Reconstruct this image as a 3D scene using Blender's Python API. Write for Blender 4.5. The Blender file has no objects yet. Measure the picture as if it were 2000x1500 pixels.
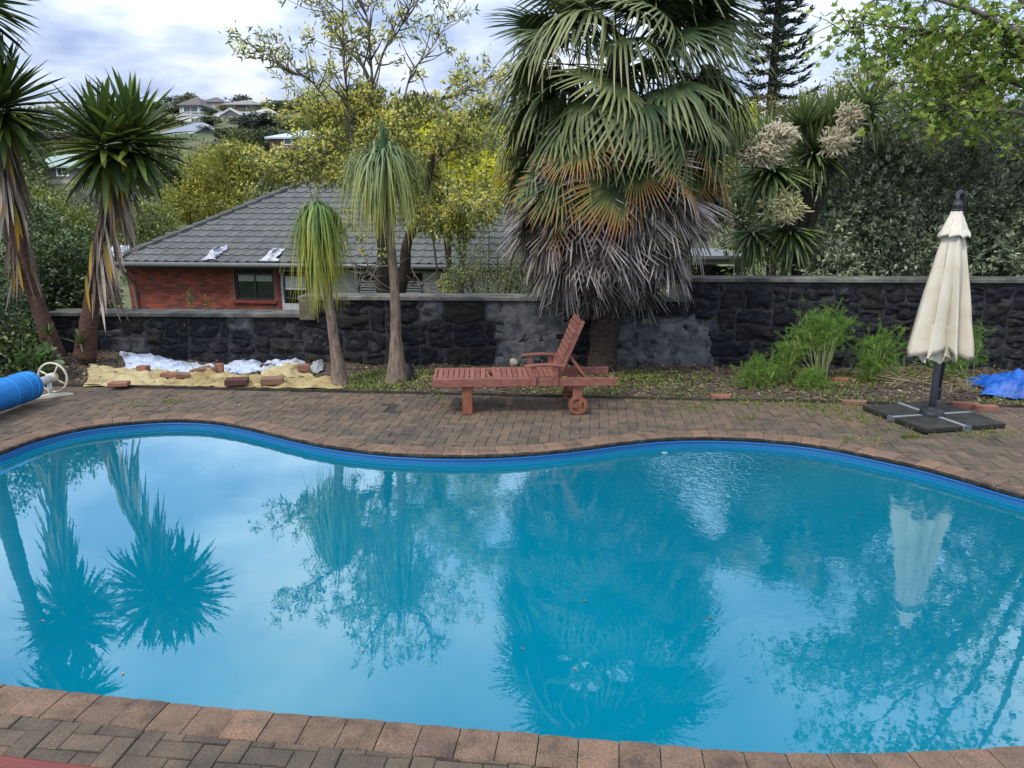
import bpy, bmesh, math, random
import numpy as np
from mathutils import Vector, Matrix, noise as mnoise

scene = bpy.context.scene
COL = scene.collection
rad = math.radians
random.seed(7)
RNG = np.random.default_rng(11)

# ------------------------------------------------------------------ camera
CAM_H, PITCH, FPX = 2.3, 12.8, 1503.0
cam_d = bpy.data.cameras.new('camera')
cam_d.sensor_width = 36.0
cam_d.lens = FPX / 2000.0 * 36.0
cam_d.clip_start, cam_d.clip_end = 0.05, 6000
cam = bpy.data.objects.new('camera', cam_d)
COL.objects.link(cam)
cam.location = (0, 0, CAM_H)
cam.rotation_euler = (rad(90 - PITCH), 0, 0)
scene.camera = cam

# ------------------------------------------------------------------ sky and sun
SUN_EL, SUN_AZ = 52.0, -138.0       # azimuth measured from +Y towards +X
world = bpy.data.worlds.new('World')
scene.world = world
world.use_nodes = True
def build_sky():
    nt = world.node_tree
    nt.nodes.clear()
    N, L = nt.nodes.new, nt.links.new
    out = N('ShaderNodeOutputWorld'); bg = N('ShaderNodeBackground')
    bg.inputs['Strength'].default_value = 0.1
    sky = N('ShaderNodeTexSky'); sky.sky_type = 'NISHITA'; sky.sun_disc = False
    sky.sun_elevation = rad(SUN_EL); sky.sun_rotation = rad(SUN_AZ)
    tc = N('ShaderNodeTexCoord'); sep = N('ShaderNodeSeparateXYZ')
    L(tc.outputs['Generated'], sep.inputs[0])
    zc = N('ShaderNodeMath'); zc.operation = 'MAXIMUM'; zc.inputs[1].default_value = 0.0
    L(sep.outputs['Z'], zc.inputs[0])
    za = N('ShaderNodeMath'); za.operation = 'ADD'; za.inputs[1].default_value = 0.22
    L(zc.outputs[0], za.inputs[0])
    dx = N('ShaderNodeMath'); dx.operation = 'DIVIDE'; L(sep.outputs['X'], dx.inputs[0]); L(za.outputs[0], dx.inputs[1])
    dy = N('ShaderNodeMath'); dy.operation = 'DIVIDE'; L(sep.outputs['Y'], dy.inputs[0]); L(za.outputs[0], dy.inputs[1])
    cmb = N('ShaderNodeCombineXYZ'); L(dx.outputs[0], cmb.inputs[0]); L(dy.outputs[0], cmb.inputs[1])
    cmb.inputs[2].default_value = 3.7
    n1 = N('ShaderNodeTexNoise'); n1.inputs['Scale'].default_value = 1.9; n1.inputs['Detail'].default_value = 8
    n1.inputs['Roughness'].default_value = 0.54; n1.inputs['Distortion'].default_value = 0.1
    L(cmb.outputs[0], n1.inputs['Vector'])
    n2 = N('ShaderNodeTexNoise'); n2.inputs['Scale'].default_value = 0.75; n2.inputs['Detail'].default_value = 5
    L(cmb.outputs[0], n2.inputs['Vector'])
    # billow brightness: grey undersides to bright edges
    r1 = N('ShaderNodeValToRGB')
    e = r1.color_ramp.elements
    e[0].position = 0.38; e[0].color = (2.3, 3.0, 4.6, 1)
    e[1].position = 0.66; e[1].color = (6.9, 6.95, 7.2, 1)
    m = r1.color_ramp.elements.new(0.51); m.color = (4.0, 4.6, 5.9, 1)
    L(n1.outputs['Fac'], r1.inputs[0])
    # thin places where the blue sky shows through the cloud
    r2 = N('ShaderNodeValToRGB')
    r2.color_ramp.elements[0].position = 0.30; r2.color_ramp.elements[0].color = (.45, .45, .45, 1)
    r2.color_ramp.elements[1].position = 0.52; r2.color_ramp.elements[1].color = (1, 1, 1, 1)
    L(n2.outputs['Fac'], r2.inputs[0])
    mix = N('ShaderNodeMixRGB'); L(r2.outputs[0], mix.inputs[0]); L(sky.outputs[0], mix.inputs[1]); L(r1.outputs[0], mix.inputs[2])
    # an overcast sky is brighter overhead than at the horizon
    gr = N('ShaderNodeMath'); gr.operation = 'MULTIPLY_ADD'; gr.inputs[1].default_value = 2.0; gr.inputs[2].default_value = 0.62
    L(zc.outputs[0], gr.inputs[0])
    mul = N('ShaderNodeMixRGB'); mul.blend_type = 'MULTIPLY'; mul.inputs[0].default_value = 1
    L(mix.outputs[0], mul.inputs[1]); L(gr.outputs[0], mul.inputs[2])
    L(mul.outputs[0], bg.inputs['Color']); L(bg.outputs[0], out.inputs['Surface'])
build_sky()
sun_d = bpy.data.lights.new('sun', 'SUN')
sun_d.energy = 1.5; sun_d.angle = rad(10); sun_d.color = (1.0, 0.95, 0.86)
sun = bpy.data.objects.new('sun', sun_d); COL.objects.link(sun)
_s = Vector((math.sin(rad(SUN_AZ)) * math.cos(rad(SUN_EL)), math.cos(rad(SUN_AZ)) * math.cos(rad(SUN_EL)), math.sin(rad(SUN_EL))))
sun.rotation_euler = _s.to_track_quat('Z', 'Y').to_euler()
sun.location = _s * 60

vs = scene.view_settings
vs.view_transform = 'Standard'; vs.look = 'None'; vs.gamma = 1; vs.use_curve_mapping = False
vs.exposure = 0.98
scene.cycles.max_bounces = 6; scene.cycles.diffuse_bounces = 2
scene.cycles.transparent_max_bounces = 6

# ------------------------------------------------------------------ helpers
_c, _s2 = math.cos(rad(PITCH)), math.sin(rad(PITCH))
def ray(px, py):
    a, b = (px - 1000) / FPX, (750 - py) / FPX
    return Vector((a, _c + b * _s2, -_s2 + b * _c))
def gp(px, py, z=0.0):
    d = ray(px, py); t = (z - CAM_H) / d.z
    return Vector((d.x * t, d.y * t, z))
def at(px, py, Y):
    d = ray(px, py); t = Y / d.y
    return Vector((d.x * t, Y, CAM_H + d.z * t))
def proj(x, y, z):
    dep = y * _c - (z - CAM_H) * _s2
    up = y * _s2 + (z - CAM_H) * _c
    return 1000 + FPX * x / dep, 750 - FPX * up / dep, dep

def tag(o, label=None, cat=None, group=None, kind=None):
    if label: o['label'] = label
    if cat: o['category'] = cat
    if group: o['group'] = group
    if kind: o['kind'] = kind
    return o
def empty(name, loc, label=None, cat=None, group=None, rz=0, kind=None):
    o = bpy.data.objects.new(name, None); COL.objects.link(o)
    o.empty_display_size = .1
    o.location = loc; o.rotation_euler = (0, 0, rz)
    return tag(o, label, cat, group, kind)
def wloc(o):
    v = Vector((0, 0, 0))
    while o is not None:
        v += Vector(o.location); o = o.parent
    return v
def link_mesh(name, me, parent=None, loc=None):
    o = bpy.data.objects.new(name, me); COL.objects.link(o)
    if parent is not None: o.parent = parent
    if loc is not None: o.location = loc
    return o
def set_mats(me, mats):
    for m in (mats if isinstance(mats, (list, tuple)) else [mats]): me.materials.append(m)

def np_mesh(name, V, T, mats, mi=None, smooth=False, attr=None):
    me = bpy.data.meshes.new(name)
    V = np.ascontiguousarray(V, dtype=np.float32); T = np.ascontiguousarray(T, dtype=np.int32)
    me.vertices.add(len(V)); me.vertices.foreach_set('co', V.ravel())
    me.loops.add(T.size); me.loops.foreach_set('vertex_index', T.ravel())
    me.polygons.add(len(T)); me.polygons.foreach_set('loop_start', np.arange(0, T.size, T.shape[1], dtype=np.int32))
    set_mats(me, mats)
    if mi is not None: me.polygons.foreach_set('material_index', np.ascontiguousarray(mi, dtype=np.int32))
    if smooth: me.polygons.foreach_set('use_smooth', np.ones(len(T), dtype=bool))
    if attr is not None:
        a = me.attributes.new('along', 'FLOAT', 'POINT'); a.data.foreach_set('value', np.ascontiguousarray(attr, dtype=np.float32))
    me.update(calc_edges=True)
    return me
def np_obj(name, V, T, mats, parent=None, **k):
    off = np.array(wloc(parent)) if parent is not None else np.zeros(3)
    return link_mesh(name, np_mesh(name, np.asarray(V) - off, T, mats, **k), parent)

class MB:
    def __init__(s): s.v = []; s.f = []; s.m = []
    def add(s, vs, fs, m=0):
        o = len(s.v); s.v.extend([tuple(v) for v in vs]); s.f.extend([tuple(i + o for i in f) for f in fs]); s.m.extend([m] * len(fs)); return s
    def box(s, c, d, R=None, m=0):
        R = R or Matrix.Identity(3); c = Vector(c)
        vs = [c + R @ Vector((x * d[0] / 2, y * d[1] / 2, z * d[2] / 2)) for x in (-1, 1) for y in (-1, 1) for z in (-1, 1)]
        return s.add(vs, [(0, 1, 3, 2), (4, 6, 7, 5), (0, 4, 5, 1), (2, 3, 7, 6), (0, 2, 6, 4), (1, 5, 7, 3)], m)
    def beam(s, p0, p1, w, h, up=(0, 0, 1), m=0):
        p0, p1 = Vector(p0), Vector(p1); d = (p1 - p0); L = d.length; d.normalize()
        sd = d.cross(Vector(up)).normalized(); u = sd.cross(d).normalized()
        R = Matrix((d, sd, u)).transposed()
        return s.box((p0 + p1) / 2, (L, w, h), R, m)
    def tube(s, path, radii, n=8, m=0, caps=True):
        path = [Vector(p) for p in path]
        if not hasattr(radii, '__len__'): radii = [radii] * len(path)
        ref = None; rings = []
        for i, p in enumerate(path):
            t = (path[min(i + 1, len(path) - 1)] - path[max(i - 1, 0)]).normalized()
            if ref is None: ref = Vector((1, 0, 0)) if abs(t.x) < .9 else Vector((0, 1, 0))
            a = (ref - t * ref.dot(t)).normalized(); b = t.cross(a); ref = a
            rings.append([p + (a * math.cos(k * 2 * math.pi / n) + b * math.sin(k * 2 * math.pi / n)) * radii[i] for k in range(n)])
        vs = [v for r in rings for v in r]
        fs = [(i * n + k, i * n + (k + 1) % n, (i + 1) * n + (k + 1) % n, (i + 1) * n + k) for i in range(len(path) - 1) for k in range(n)]
        if caps: fs += [tuple(range(n - 1, -1, -1)), tuple((len(path) - 1) * n + k for k in range(n))]
        return s.add(vs, fs, m)
    def lathe(s, prof, c, n=24, m=0, axis=None):
        c = Vector(c); R = axis.to_track_quat('Z', 'Y').to_matrix() if axis else Matrix.Identity(3)
        vs = [c + R @ Vector((r * math.cos(k * 2 * math.pi / n), r * math.sin(k * 2 * math.pi / n), z)) for r, z in prof for k in range(n)]
        fs = [(i * n + k, i * n + (k + 1) % n, (i + 1) * n + (k + 1) % n, (i + 1) * n + k) for i in range(len(prof) - 1) for k in range(n)]
        fs += [tuple(range(n - 1, -1, -1)), tuple((len(prof) - 1) * n + k for k in range(n))]
        return s.add(vs, fs, m)
    def prism(s, poly, z0, z1, ch=0.0, m=0):
        n = len(poly); c = Vector((sum(p[0] for p in poly) / n, sum(p[1] for p in poly) / n))
        def ins(p):
            d = c - Vector(p[:2]); return Vector(p[:2]) + (d.normalized() * min(ch * 1.4, d.length * .5))
        if ch > 0:
            vs = [(p[0], p[1], z0) for p in poly] + [(p[0], p[1], z1 - ch) for p in poly] + [(*ins(p), z1) for p in poly]
            fs = [(i, (i + 1) % n, n + (i + 1) % n, n + i) for i in range(n)] + [(n + i, n + (i + 1) % n, 2 * n + (i + 1) % n, 2 * n + i) for i in range(n)] + [tuple(range(2 * n, 3 * n))]
        else:
            vs = [(p[0], p[1], z0) for p in poly] + [(p[0], p[1], z1) for p in poly]
            fs = [(i, (i + 1) % n, n + (i + 1) % n, n + i) for i in range(n)] + [tuple(range(n, 2 * n)), tuple(range(n - 1, -1, -1))]
        return s.add(vs, fs, m)
    def mesh(s, name, mats, off=(0, 0, 0), smooth=False):
        me = bpy.data.meshes.new(name); off = Vector(off)
        me.from_pydata([tuple(Vector(v) - off) for v in s.v], [], s.f)
        set_mats(me, mats)
        me.polygons.foreach_set('material_index', s.m)
        if smooth: me.polygons.foreach_set('use_smooth', [True] * len(s.f))
        me.update(); return me
    def build(s, name, mats, parent=None, smooth=False, bevel=0, seg=2):
        off = wloc(parent) if parent is not None else (0, 0, 0)
        o = link_mesh(name, s.mesh(name, mats, off, smooth), parent)
        if bevel:
            b = o.modifiers.new('bevel', 'BEVEL'); b.width = bevel; b.segments = seg; b.limit_method = 'ANGLE'; b.angle_limit = rad(40)
        return o

# ------------------------------------------------------------------ materials
def mat(name, cols, rough=.8, scale=6, detail=6, nz=1.0, island=0, objr=0, bump=0, bscale=40, spec=.35, transl=0,
        coords='Object', metal=0, stretch=None, along=None, second=None, coat=0, speck=None):
    m = bpy.data.materials.new(name); m.use_nodes = True
    nt = m.node_tree; nt.nodes.clear(); N, L = nt.nodes.new, nt.links.new
    out = N('ShaderNodeOutputMaterial'); b = N('ShaderNodeBsdfPrincipled')
    b.inputs['Roughness'].default_value = rough; b.inputs['Specular IOR Level'].default_value = spec; b.inputs['Metallic'].default_value = metal
    if coat: b.inputs['Coat Weight'].default_value = coat; b.inputs['Coat Roughness'].default_value = .06
    if coords == 'World': vec = N('ShaderNodeNewGeometry').outputs['Position']
    else: vec = N('ShaderNodeTexCoord').outputs['Object']
    if stretch:
        mp = N('ShaderNodeMapping'); mp.inputs['Scale'].default_value = stretch; L(vec, mp.inputs[0]); vec = mp.outputs[0]
    nx = N('ShaderNodeTexNoise'); nx.inputs['Scale'].default_value = scale; nx.inputs['Detail'].default_value = detail; nx.inputs['Roughness'].default_value = .6
    L(vec, nx.inputs['Vector'])
    def math_(op, a, b_=None, c_=None):
        n = N('ShaderNodeMath'); n.operation = op
        for i, v in enumerate((a, b_, c_)):
            if v is None: continue
            if isinstance(v, (int, float)): n.inputs[i].default_value = v
            else: L(v, n.inputs[i])
        return n.outputs[0]
    fac = math_('MULTIPLY_ADD', nx.outputs['Fac'], nz * 2.2, .5 - nz * 1.1)
    if island:
        r = N('ShaderNodeNewGeometry').outputs['Random Per Island']
        fac = math_('ADD', fac, math_('MULTIPLY_ADD', r, island, -island / 2))
    if objr:
        r = N('ShaderNodeObjectInfo').outputs['Random']
        fac = math_('ADD', fac, math_('MULTIPLY_ADD', r, objr, -objr / 2))
    if along is not None:
        a = N('ShaderNodeAttribute'); a.attribute_name = 'along'
        fac = math_('ADD', math_('MULTIPLY', math_('SUBTRACT', fac, .5), along), a.outputs['Fac'])
    rp = N('ShaderNodeValToRGB'); el = rp.color_ramp.elements
    cols = [c if len(c) == 4 else (None, *c) for c in cols]
    n = len(cols)
    for i, c in enumerate(cols):
        pos = c[0] if c[0] is not None else (i / (n - 1) if n > 1 else 0)
        e = el[i] if i < 2 else el.new(pos)
        e.position = pos; e.color = (c[1], c[2], c[3], 1)
    if n == 1: el[1].color = el[0].color
    L(fac, rp.inputs[0]); colr = rp.outputs[0]
    if second:   # (colour, scale, threshold, softness, amount): blotches of dirt or lichen
        c2, sc2, th, so, am = second
        n2 = N('ShaderNodeTexNoise'); n2.inputs['Scale'].default_value = sc2; n2.inputs['Detail'].default_value = 7; n2.inputs['Roughness'].default_value = .65
        if coords == 'World': L(N('ShaderNodeNewGeometry').outputs['Position'], n2.inputs['Vector'])
        else: L(N('ShaderNodeTexCoord').outputs['Object'], n2.inputs['Vector'])
        mr = N('ShaderNodeMapRange'); mr.inputs[1].default_value = th; mr.inputs[2].default_value = th + so; mr.inputs[3].default_value = 0; mr.inputs[4].default_value = am
        L(n2.outputs['Fac'], mr.inputs[0])
        mx = N('ShaderNodeMixRGB'); L(mr.outputs[0], mx.inputs[0]); L(colr, mx.inputs[1]); mx.inputs[2].default_value = (*c2, 1); colr = mx.outputs[0]
    if speck:    # aggregate grains: (scale, amount)
        n3 = N('ShaderNodeTexNoise'); n3.inputs['Scale'].default_value = speck[0]; n3.inputs['Detail'].default_value = 3; n3.inputs['Roughness'].default_value = .7
        L(N('ShaderNodeNewGeometry').outputs['Position'], n3.inputs['Vector'])
        mr = N('ShaderNodeMapRange'); mr.inputs[1].default_value = .3; mr.inputs[2].default_value = .7; mr.inputs[3].default_value = 1 - speck[1]; mr.inputs[4].default_value = 1 + speck[1]
        L(n3.outputs['Fac'], mr.inputs[0]); mx = N('ShaderNodeMixRGB'); mx.blend_type = 'MULTIPLY'; mx.inputs[0].default_value = 1
        L(colr, mx.inputs[1]); L(mr.outputs[0], mx.inputs[2]); colr = mx.outputs[0]
    L(colr, b.inputs['Base Color'])
    if bump:
        nb = N('ShaderNodeTexNoise'); nb.inputs['Scale'].default_value = bscale; nb.inputs['Detail'].default_value = 8; nb.inputs['Roughness'].default_value = .65
        L(vec, nb.inputs['Vector'])
        bp = N('ShaderNodeBump'); bp.inputs['Strength'].default_value = bump; bp.inputs['Distance'].default_value = .02
        L(nb.outputs['Fac'], bp.inputs['Height']); L(bp.outputs[0], b.inputs['Normal'])
    sh = b.outputs[0]
    if transl:
        t = N('ShaderNodeBsdfTranslucent'); L(colr, t.inputs['Color'])
        ms = N('ShaderNodeMixShader'); ms.inputs[0].default_value = transl; L(sh, ms.inputs[1]); L(t.outputs[0], ms.inputs[2]); sh = ms.outputs[0]
    L(sh, out.inputs['Surface'])
    return m

M = {}
M['coping'] = mat('coping_stone', [(.060, .042, .030), (.118, .075, .047), (.16, .10, .064), (.205, .118, .066)], .85, 7, objr=.45, nz=1.0, bump=.5, bscale=110, coords='World', second=((.06, .055, .05), 3.5, .52, .2, .7), speck=(130, .55))
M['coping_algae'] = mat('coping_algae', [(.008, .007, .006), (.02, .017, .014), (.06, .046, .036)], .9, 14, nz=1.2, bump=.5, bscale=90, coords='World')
M['paver'] = mat('paver', [(.045, .037, .026), (.078, .06, .041), (.108, .08, .052), (.15, .097, .061)], .88, 7, island=.55, objr=.5, nz=.7, bump=.55, bscale=120, coords='World', second=((.035, .034, .027), 1.3, .5, .2, .65), speck=(150, .5))
M['sand_joint'] = mat('joint_dirt', [(.02, .017, .013), (.045, .036, .026)], .95, 8, bump=.5, coords='World')
M['soil'] = mat('soil', [(.025, .02, .015), (.055, .042, .03), (.085, .062, .042), (.06, .065, .03)], .95, 5, bump=1, bscale=40, coords='World')
M['terrain'] = mat('terrain', [(.03, .042, .015), (.06, .075, .025), (.10, .10, .045), (.07, .06, .035)], .95, .12, coords='World')
M['liner'] = mat('pool_liner', [(.004, .085, .24), (.006, .105, .285)], .45, 3, nz=.5, spec=.4, coords='World')
M['stone'] = mat('basalt', [(.006, .0065, .009), (.009, .0095, .0125), (.0155, .016, .020), (.04, .04, .042)], .9, 9, objr=.3, nz=1.25, bump=1, bscale=24, spec=.22, coords='World', stretch=(1, 1, 2.2), second=((.12, .12, .115), 11, .68, .06, .5))
M['stone_brown'] = mat('basalt_brown', [(.007, .007, .0075), (.014, .0135, .0125), (.034, .03, .024)], .9, 9, objr=.3, nz=1.2, bump=1, bscale=24, spec=.22, coords='World', stretch=(1, 1, 2.2), second=((.16, .155, .14), 9, .64, .08, .5))
M['stone_pale'] = mat('basalt_pale', [(.022, .023, .027), (.052, .054, .059), (.095, .095, .094), (.155, .148, .135)], .9, 5, objr=.5, nz=.8, bump=.7, bscale=30, coords='World', second=((.03, .032, .04), 4.5, .52, .08, .8))
M['mortar'] = mat('dark_mortar', [(.011, .011, .013), (.026, .026, .028), (.06, .058, .056)], .95, 9, bump=.6, coords='World')
M['cap'] = mat('cap_concrete', [(.032, .03, .025), (.068, .063, .051), (.11, .102, .083), (.165, .152, .127)], .92, 4, nz=1.0, objr=.4, bump=.6, bscale=40, coords='World', second=((.04, .042, .035), 3, .52, .12, .7))
M['pier'] = mat('pier_concrete', [(.06, .054, .035), (.105, .093, .058), (.15, .135, .095)], .92, 7, bump=.6, coords='World')

# ------------------------------------------------------------------ pool outline
def catmull(P, per=16):
    P = [np.array(p[:2]) for p in P]; n = len(P); out = []
    for i in range(n):
        p0, p1, p2, p3 = P[i - 1], P[i], P[(i + 1) % n], P[(i + 2) % n]
        for k in range(per):
            t = k / per
            out.append(.5 * (2 * p1 + (p2 - p0) * t + (2 * p0 - 5 * p1 + 4 * p2 - p3) * t * t + (3 * p1 - p0 - 3 * p2 + p3) * t ** 3))
    return np.array(out)
def resample(Q, step):
    Q2 = np.vstack([Q, Q[:1]]); d = np.r_[0, np.cumsum(np.linalg.norm(np.diff(Q2, axis=0), axis=1))]
    n = int(round(d[-1] / step)); s = np.arange(n) * d[-1] / n
    return np.c_[np.interp(s, d, Q2[:, 0]), np.interp(s, d, Q2[:, 1])], d[-1]
_far = [(0, 888), (60, 865), (130, 846), (200, 834), (300, 825), (370, 824), (430, 829), (500, 843), (560, 858), (640, 875), (740, 888), (850, 894), (950, 894), (1040, 889), (1130, 880), (1220, 868), (1310, 860), (1400, 859), (1500, 864), (1600, 875), (1700, 895), (1800, 917), (1900, 945), (2000, 974)]
_near = [(2000, 1449), (1750, 1463), (1600, 1466), (1400, 1458), (1200, 1440), (900, 1415), (730, 1400), (500, 1383), (200, 1352), (0, 1330)]
pts = [gp(x, y, -.045) for x, y in _far] + [Vector((4.95, 5.2, 0)), Vector((5.25, 4.4, 0)), Vector((4.7, 3.65, 0)), Vector((3.5, 3.16, 0))]
pts += [gp(x, y, 0) for x, y in _near] + [Vector((-3.6, 3.62, 0)), Vector((-4.7, 4.0, 0)), Vector((-5.3, 4.8, 0)), Vector((-5.38, 5.8, 0)), Vector((-5.18, 6.6, 0))]
POOL, PERIM = resample(catmull(pts), .0445)
def smooth_loop(Q, it=6):
    for _ in range(it): Q = (np.roll(Q, 1, 0) + 2 * Q + np.roll(Q, -1, 0)) / 4
    return Q
POOL = smooth_loop(POOL, 10)
def loop_normals(Q):
    t = np.roll(Q, -1, 0) - np.roll(Q, 1, 0); t /= np.linalg.norm(t, axis=1)[:, None]
    n = np.c_[t[:, 1], -t[:, 0]]
    ctr = Q.mean(0)
    return t, n if (n * (Q - ctr)).sum() > 0 else -n
PT, PN = loop_normals(POOL)
NP_ = len(POOL)

# water, basin
WATER_Z = -.112
def fill_loop(name, loops, z, m, flip=False):
    bm = bmesh.new(); ed = []
    for lp in loops:
        vs = [bm.verts.new((p[0], p[1], z)) for p in lp]
        ed += [bm.edges.new((vs[i], vs[(i + 1) % len(vs)])) for i in range(len(vs))]
    bmesh.ops.triangle_fill(bm, edges=ed, use_beauty=True, normal=(0, 0, 1))
    bmesh.ops.recalc_face_normals(bm, faces=bm.faces[:])
    for f in bm.faces:
        if f.normal.z < 0: f.normal_flip()
    me = bpy.data.meshes.new(name); bm.to_mesh(me); bm.free(); me.materials.append(m)
    return link_mesh(name, me)
def water_material():
    m = bpy.data.materials.new('pool_water'); m.use_nodes = True
    nt = m.node_tree; nt.nodes.clear(); N, L = nt.nodes.new, nt.links.new
    out = N('ShaderNodeOutputMaterial'); body = N('ShaderNodeBsdfDiffuse'); gl = N('ShaderNodeBsdfGlossy'); mx = N('ShaderNodeMixShader')
    geo = N('ShaderNodeNewGeometry')
    nx = N('ShaderNodeTexNoise'); nx.inputs['Scale'].default_value = .35; nx.inputs['Detail'].default_value = 2; L(geo.outputs['Position'], nx.inputs[0])
    rp = N('ShaderNodeValToRGB'); rp.color_ramp.elements[0].position = .35; rp.color_ramp.elements[0].color = (.0002, .112, .165, 1)
    rp.color_ramp.elements[1].position = .65; rp.color_ramp.elements[1].color = (.0002, .134, .192, 1)
    L(nx.outputs['Fac'], rp.inputs[0]); L(rp.outputs[0], body.inputs['Color'])
    gl.inputs['Roughness'].default_value = .012; gl.inputs['Color'].default_value = (.78, .94, 1, 1)
    fr = N('ShaderNodeFresnel'); fr.inputs['IOR'].default_value = 1.33
    k = N('ShaderNodeMath'); k.operation = 'MULTIPLY'; k.inputs[1].default_value = 2.6; k.use_clamp = True; L(fr.outputs[0], k.inputs[0])
    L(k.outputs[0], mx.inputs[0]); L(body.outputs[0], mx.inputs[1]); L(gl.outputs[0], mx.inputs[2]); L(mx.outputs[0], out.inputs[0])
    # gentle swell, fine shimmer, and rings spreading from the return jet on the right
    n1 = N('ShaderNodeTexNoise'); n1.inputs['Scale'].default_value = 1.1; n1.inputs['Detail'].default_value = 2; L(geo.outputs['Position'], n1.inputs[0])
    n2 = N('ShaderNodeTexNoise'); n2.inputs['Scale'].default_value = 9; n2.inputs['Detail'].default_value = 3; n2.inputs['Distortion'].default_value = .6; L(geo.outputs['Position'], n2.inputs[0])
    jet = gp(1400, 905, WATER_Z)
    sub = N('ShaderNodeVectorMath'); sub.operation = 'SUBTRACT'; sub.inputs[1].default_value = (jet.x, jet.y, WATER_Z); L(geo.outputs['Position'], sub.inputs[0])
    wv = N('ShaderNodeTexWave'); wv.wave_type = 'RINGS'; wv.rings_direction = 'SPHERICAL'; wv.inputs['Scale'].default_value = 3.2; wv.inputs['Distortion'].default_value = 11; wv.inputs['Detail'].default_value = 3; wv.inputs['Detail Scale'].default_value = 2.6
    L(sub.outputs[0], wv.inputs[0])
    ln = N('ShaderNodeVectorMath'); ln.operation = 'LENGTH'; L(sub.outputs[0], ln.inputs[0])
    fa = N('ShaderNodeMapRange'); fa.inputs[1].default_value = .1; fa.inputs[2].default_value = 1.5; fa.inputs[3].default_value = 1; fa.inputs[4].default_value = 0; L(ln.outputs['Value'], fa.inputs[0])
    fb = N('ShaderNodeMapRange'); fb.inputs[1].default_value = .5; fb.inputs[2].default_value = 4.0; fb.inputs[3].default_value = .9; fb.inputs[4].default_value = .10; L(ln.outputs['Value'], fb.inputs[0])
    w2 = N('ShaderNodeMath'); w2.operation = 'MULTIPLY'; L(wv.outputs['Fac'], w2.inputs[0]); L(fa.outputs[0], w2.inputs[1])
    s2 = N('ShaderNodeMath'); s2.operation = 'MULTIPLY'; L(n2.outputs['Fac'], s2.inputs[0]); L(fb.outputs[0], s2.inputs[1])
    a1 = N('ShaderNodeMath'); a1.operation = 'MULTIPLY_ADD'; L(s2.outputs[0], a1.inputs[0]); a1.inputs[1].default_value = .24
    w3 = N('ShaderNodeMath'); w3.operation = 'MULTIPLY_ADD'; L(w2.outputs[0], w3.inputs[0]); w3.inputs[1].default_value = .30
    sw = N('ShaderNodeMath'); sw.operation = 'MULTIPLY'; L(n1.outputs['Fac'], sw.inputs[0]); sw.inputs[1].default_value = .2
    L(sw.outputs[0], a1.inputs[2]); L(a1.outputs[0], w3.inputs[2])
    bp = N('ShaderNodeBump'); bp.inputs['Strength'].default_value = 1.0; bp.inputs['Distance'].default_value = .0085; L(w3.outputs[0], bp.inputs['Height'])
    for n in (gl,): L(bp.outputs[0], n.inputs['Normal'])
    return m
M['water'] = water_material()
wl = POOL + PN * .012
tag(fill_loop('pool_water', [wl], WATER_Z, M['water']), kind='structure')
_b = MB(); q = POOL + PN * .006
for za, zb in ((-.055, -1.6),):
    vs = [(p[0], p[1], za) for p in q] + [(p[0], p[1], zb) for p in q]
    _b.add(vs, [(i, (i + 1) % NP_, NP_ + (i + 1) % NP_, NP_ + i) for i in range(NP_)])
_b.add([(p[0], p[1], -1.6) for p in q], [tuple(range(NP_))])
tag(_b.build('pool_basin', M['liner']), kind='structure')
# thin rolled bead at the top of the liner
_b = MB(); rr = []
for i in range(0, NP_, 2): rr.append((*(POOL[i] - PN[i] * .003), -.064))
rr.append(rr[0]); _b.tube(rr, .006, 6, caps=False)
tag(_b.build('liner_bead', M['liner'], smooth=True), kind='structure')

# coping stones round the pool: bullnosed, one object each
COP_W = .215
bed = empty('pool_coping', (0, 0, 0), kind='structure')
_b = MB()
_b.add([(*(POOL[i] + PN[i] * .03), -.012) for i in range(NP_)] + [(*(POOL[i] + PN[i] * (COP_W + .01)), -.012) for i in range(NP_)] + [(*(POOL[i] + PN[i] * .03), -.07) for i in range(NP_)],
       [(i, (i + 1) % NP_, NP_ + (i + 1) % NP_, NP_ + i) for i in range(NP_)] + [(i, 2 * NP_ + i, 2 * NP_ + (i + 1) % NP_, (i + 1) % NP_) for i in range(NP_)])
_b.build('mortar_bed', M['sand_joint'], bed)
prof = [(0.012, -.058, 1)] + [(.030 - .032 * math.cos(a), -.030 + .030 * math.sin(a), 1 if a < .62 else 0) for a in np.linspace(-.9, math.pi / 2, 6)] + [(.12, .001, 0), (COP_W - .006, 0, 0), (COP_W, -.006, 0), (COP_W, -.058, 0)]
i = 0
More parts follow.
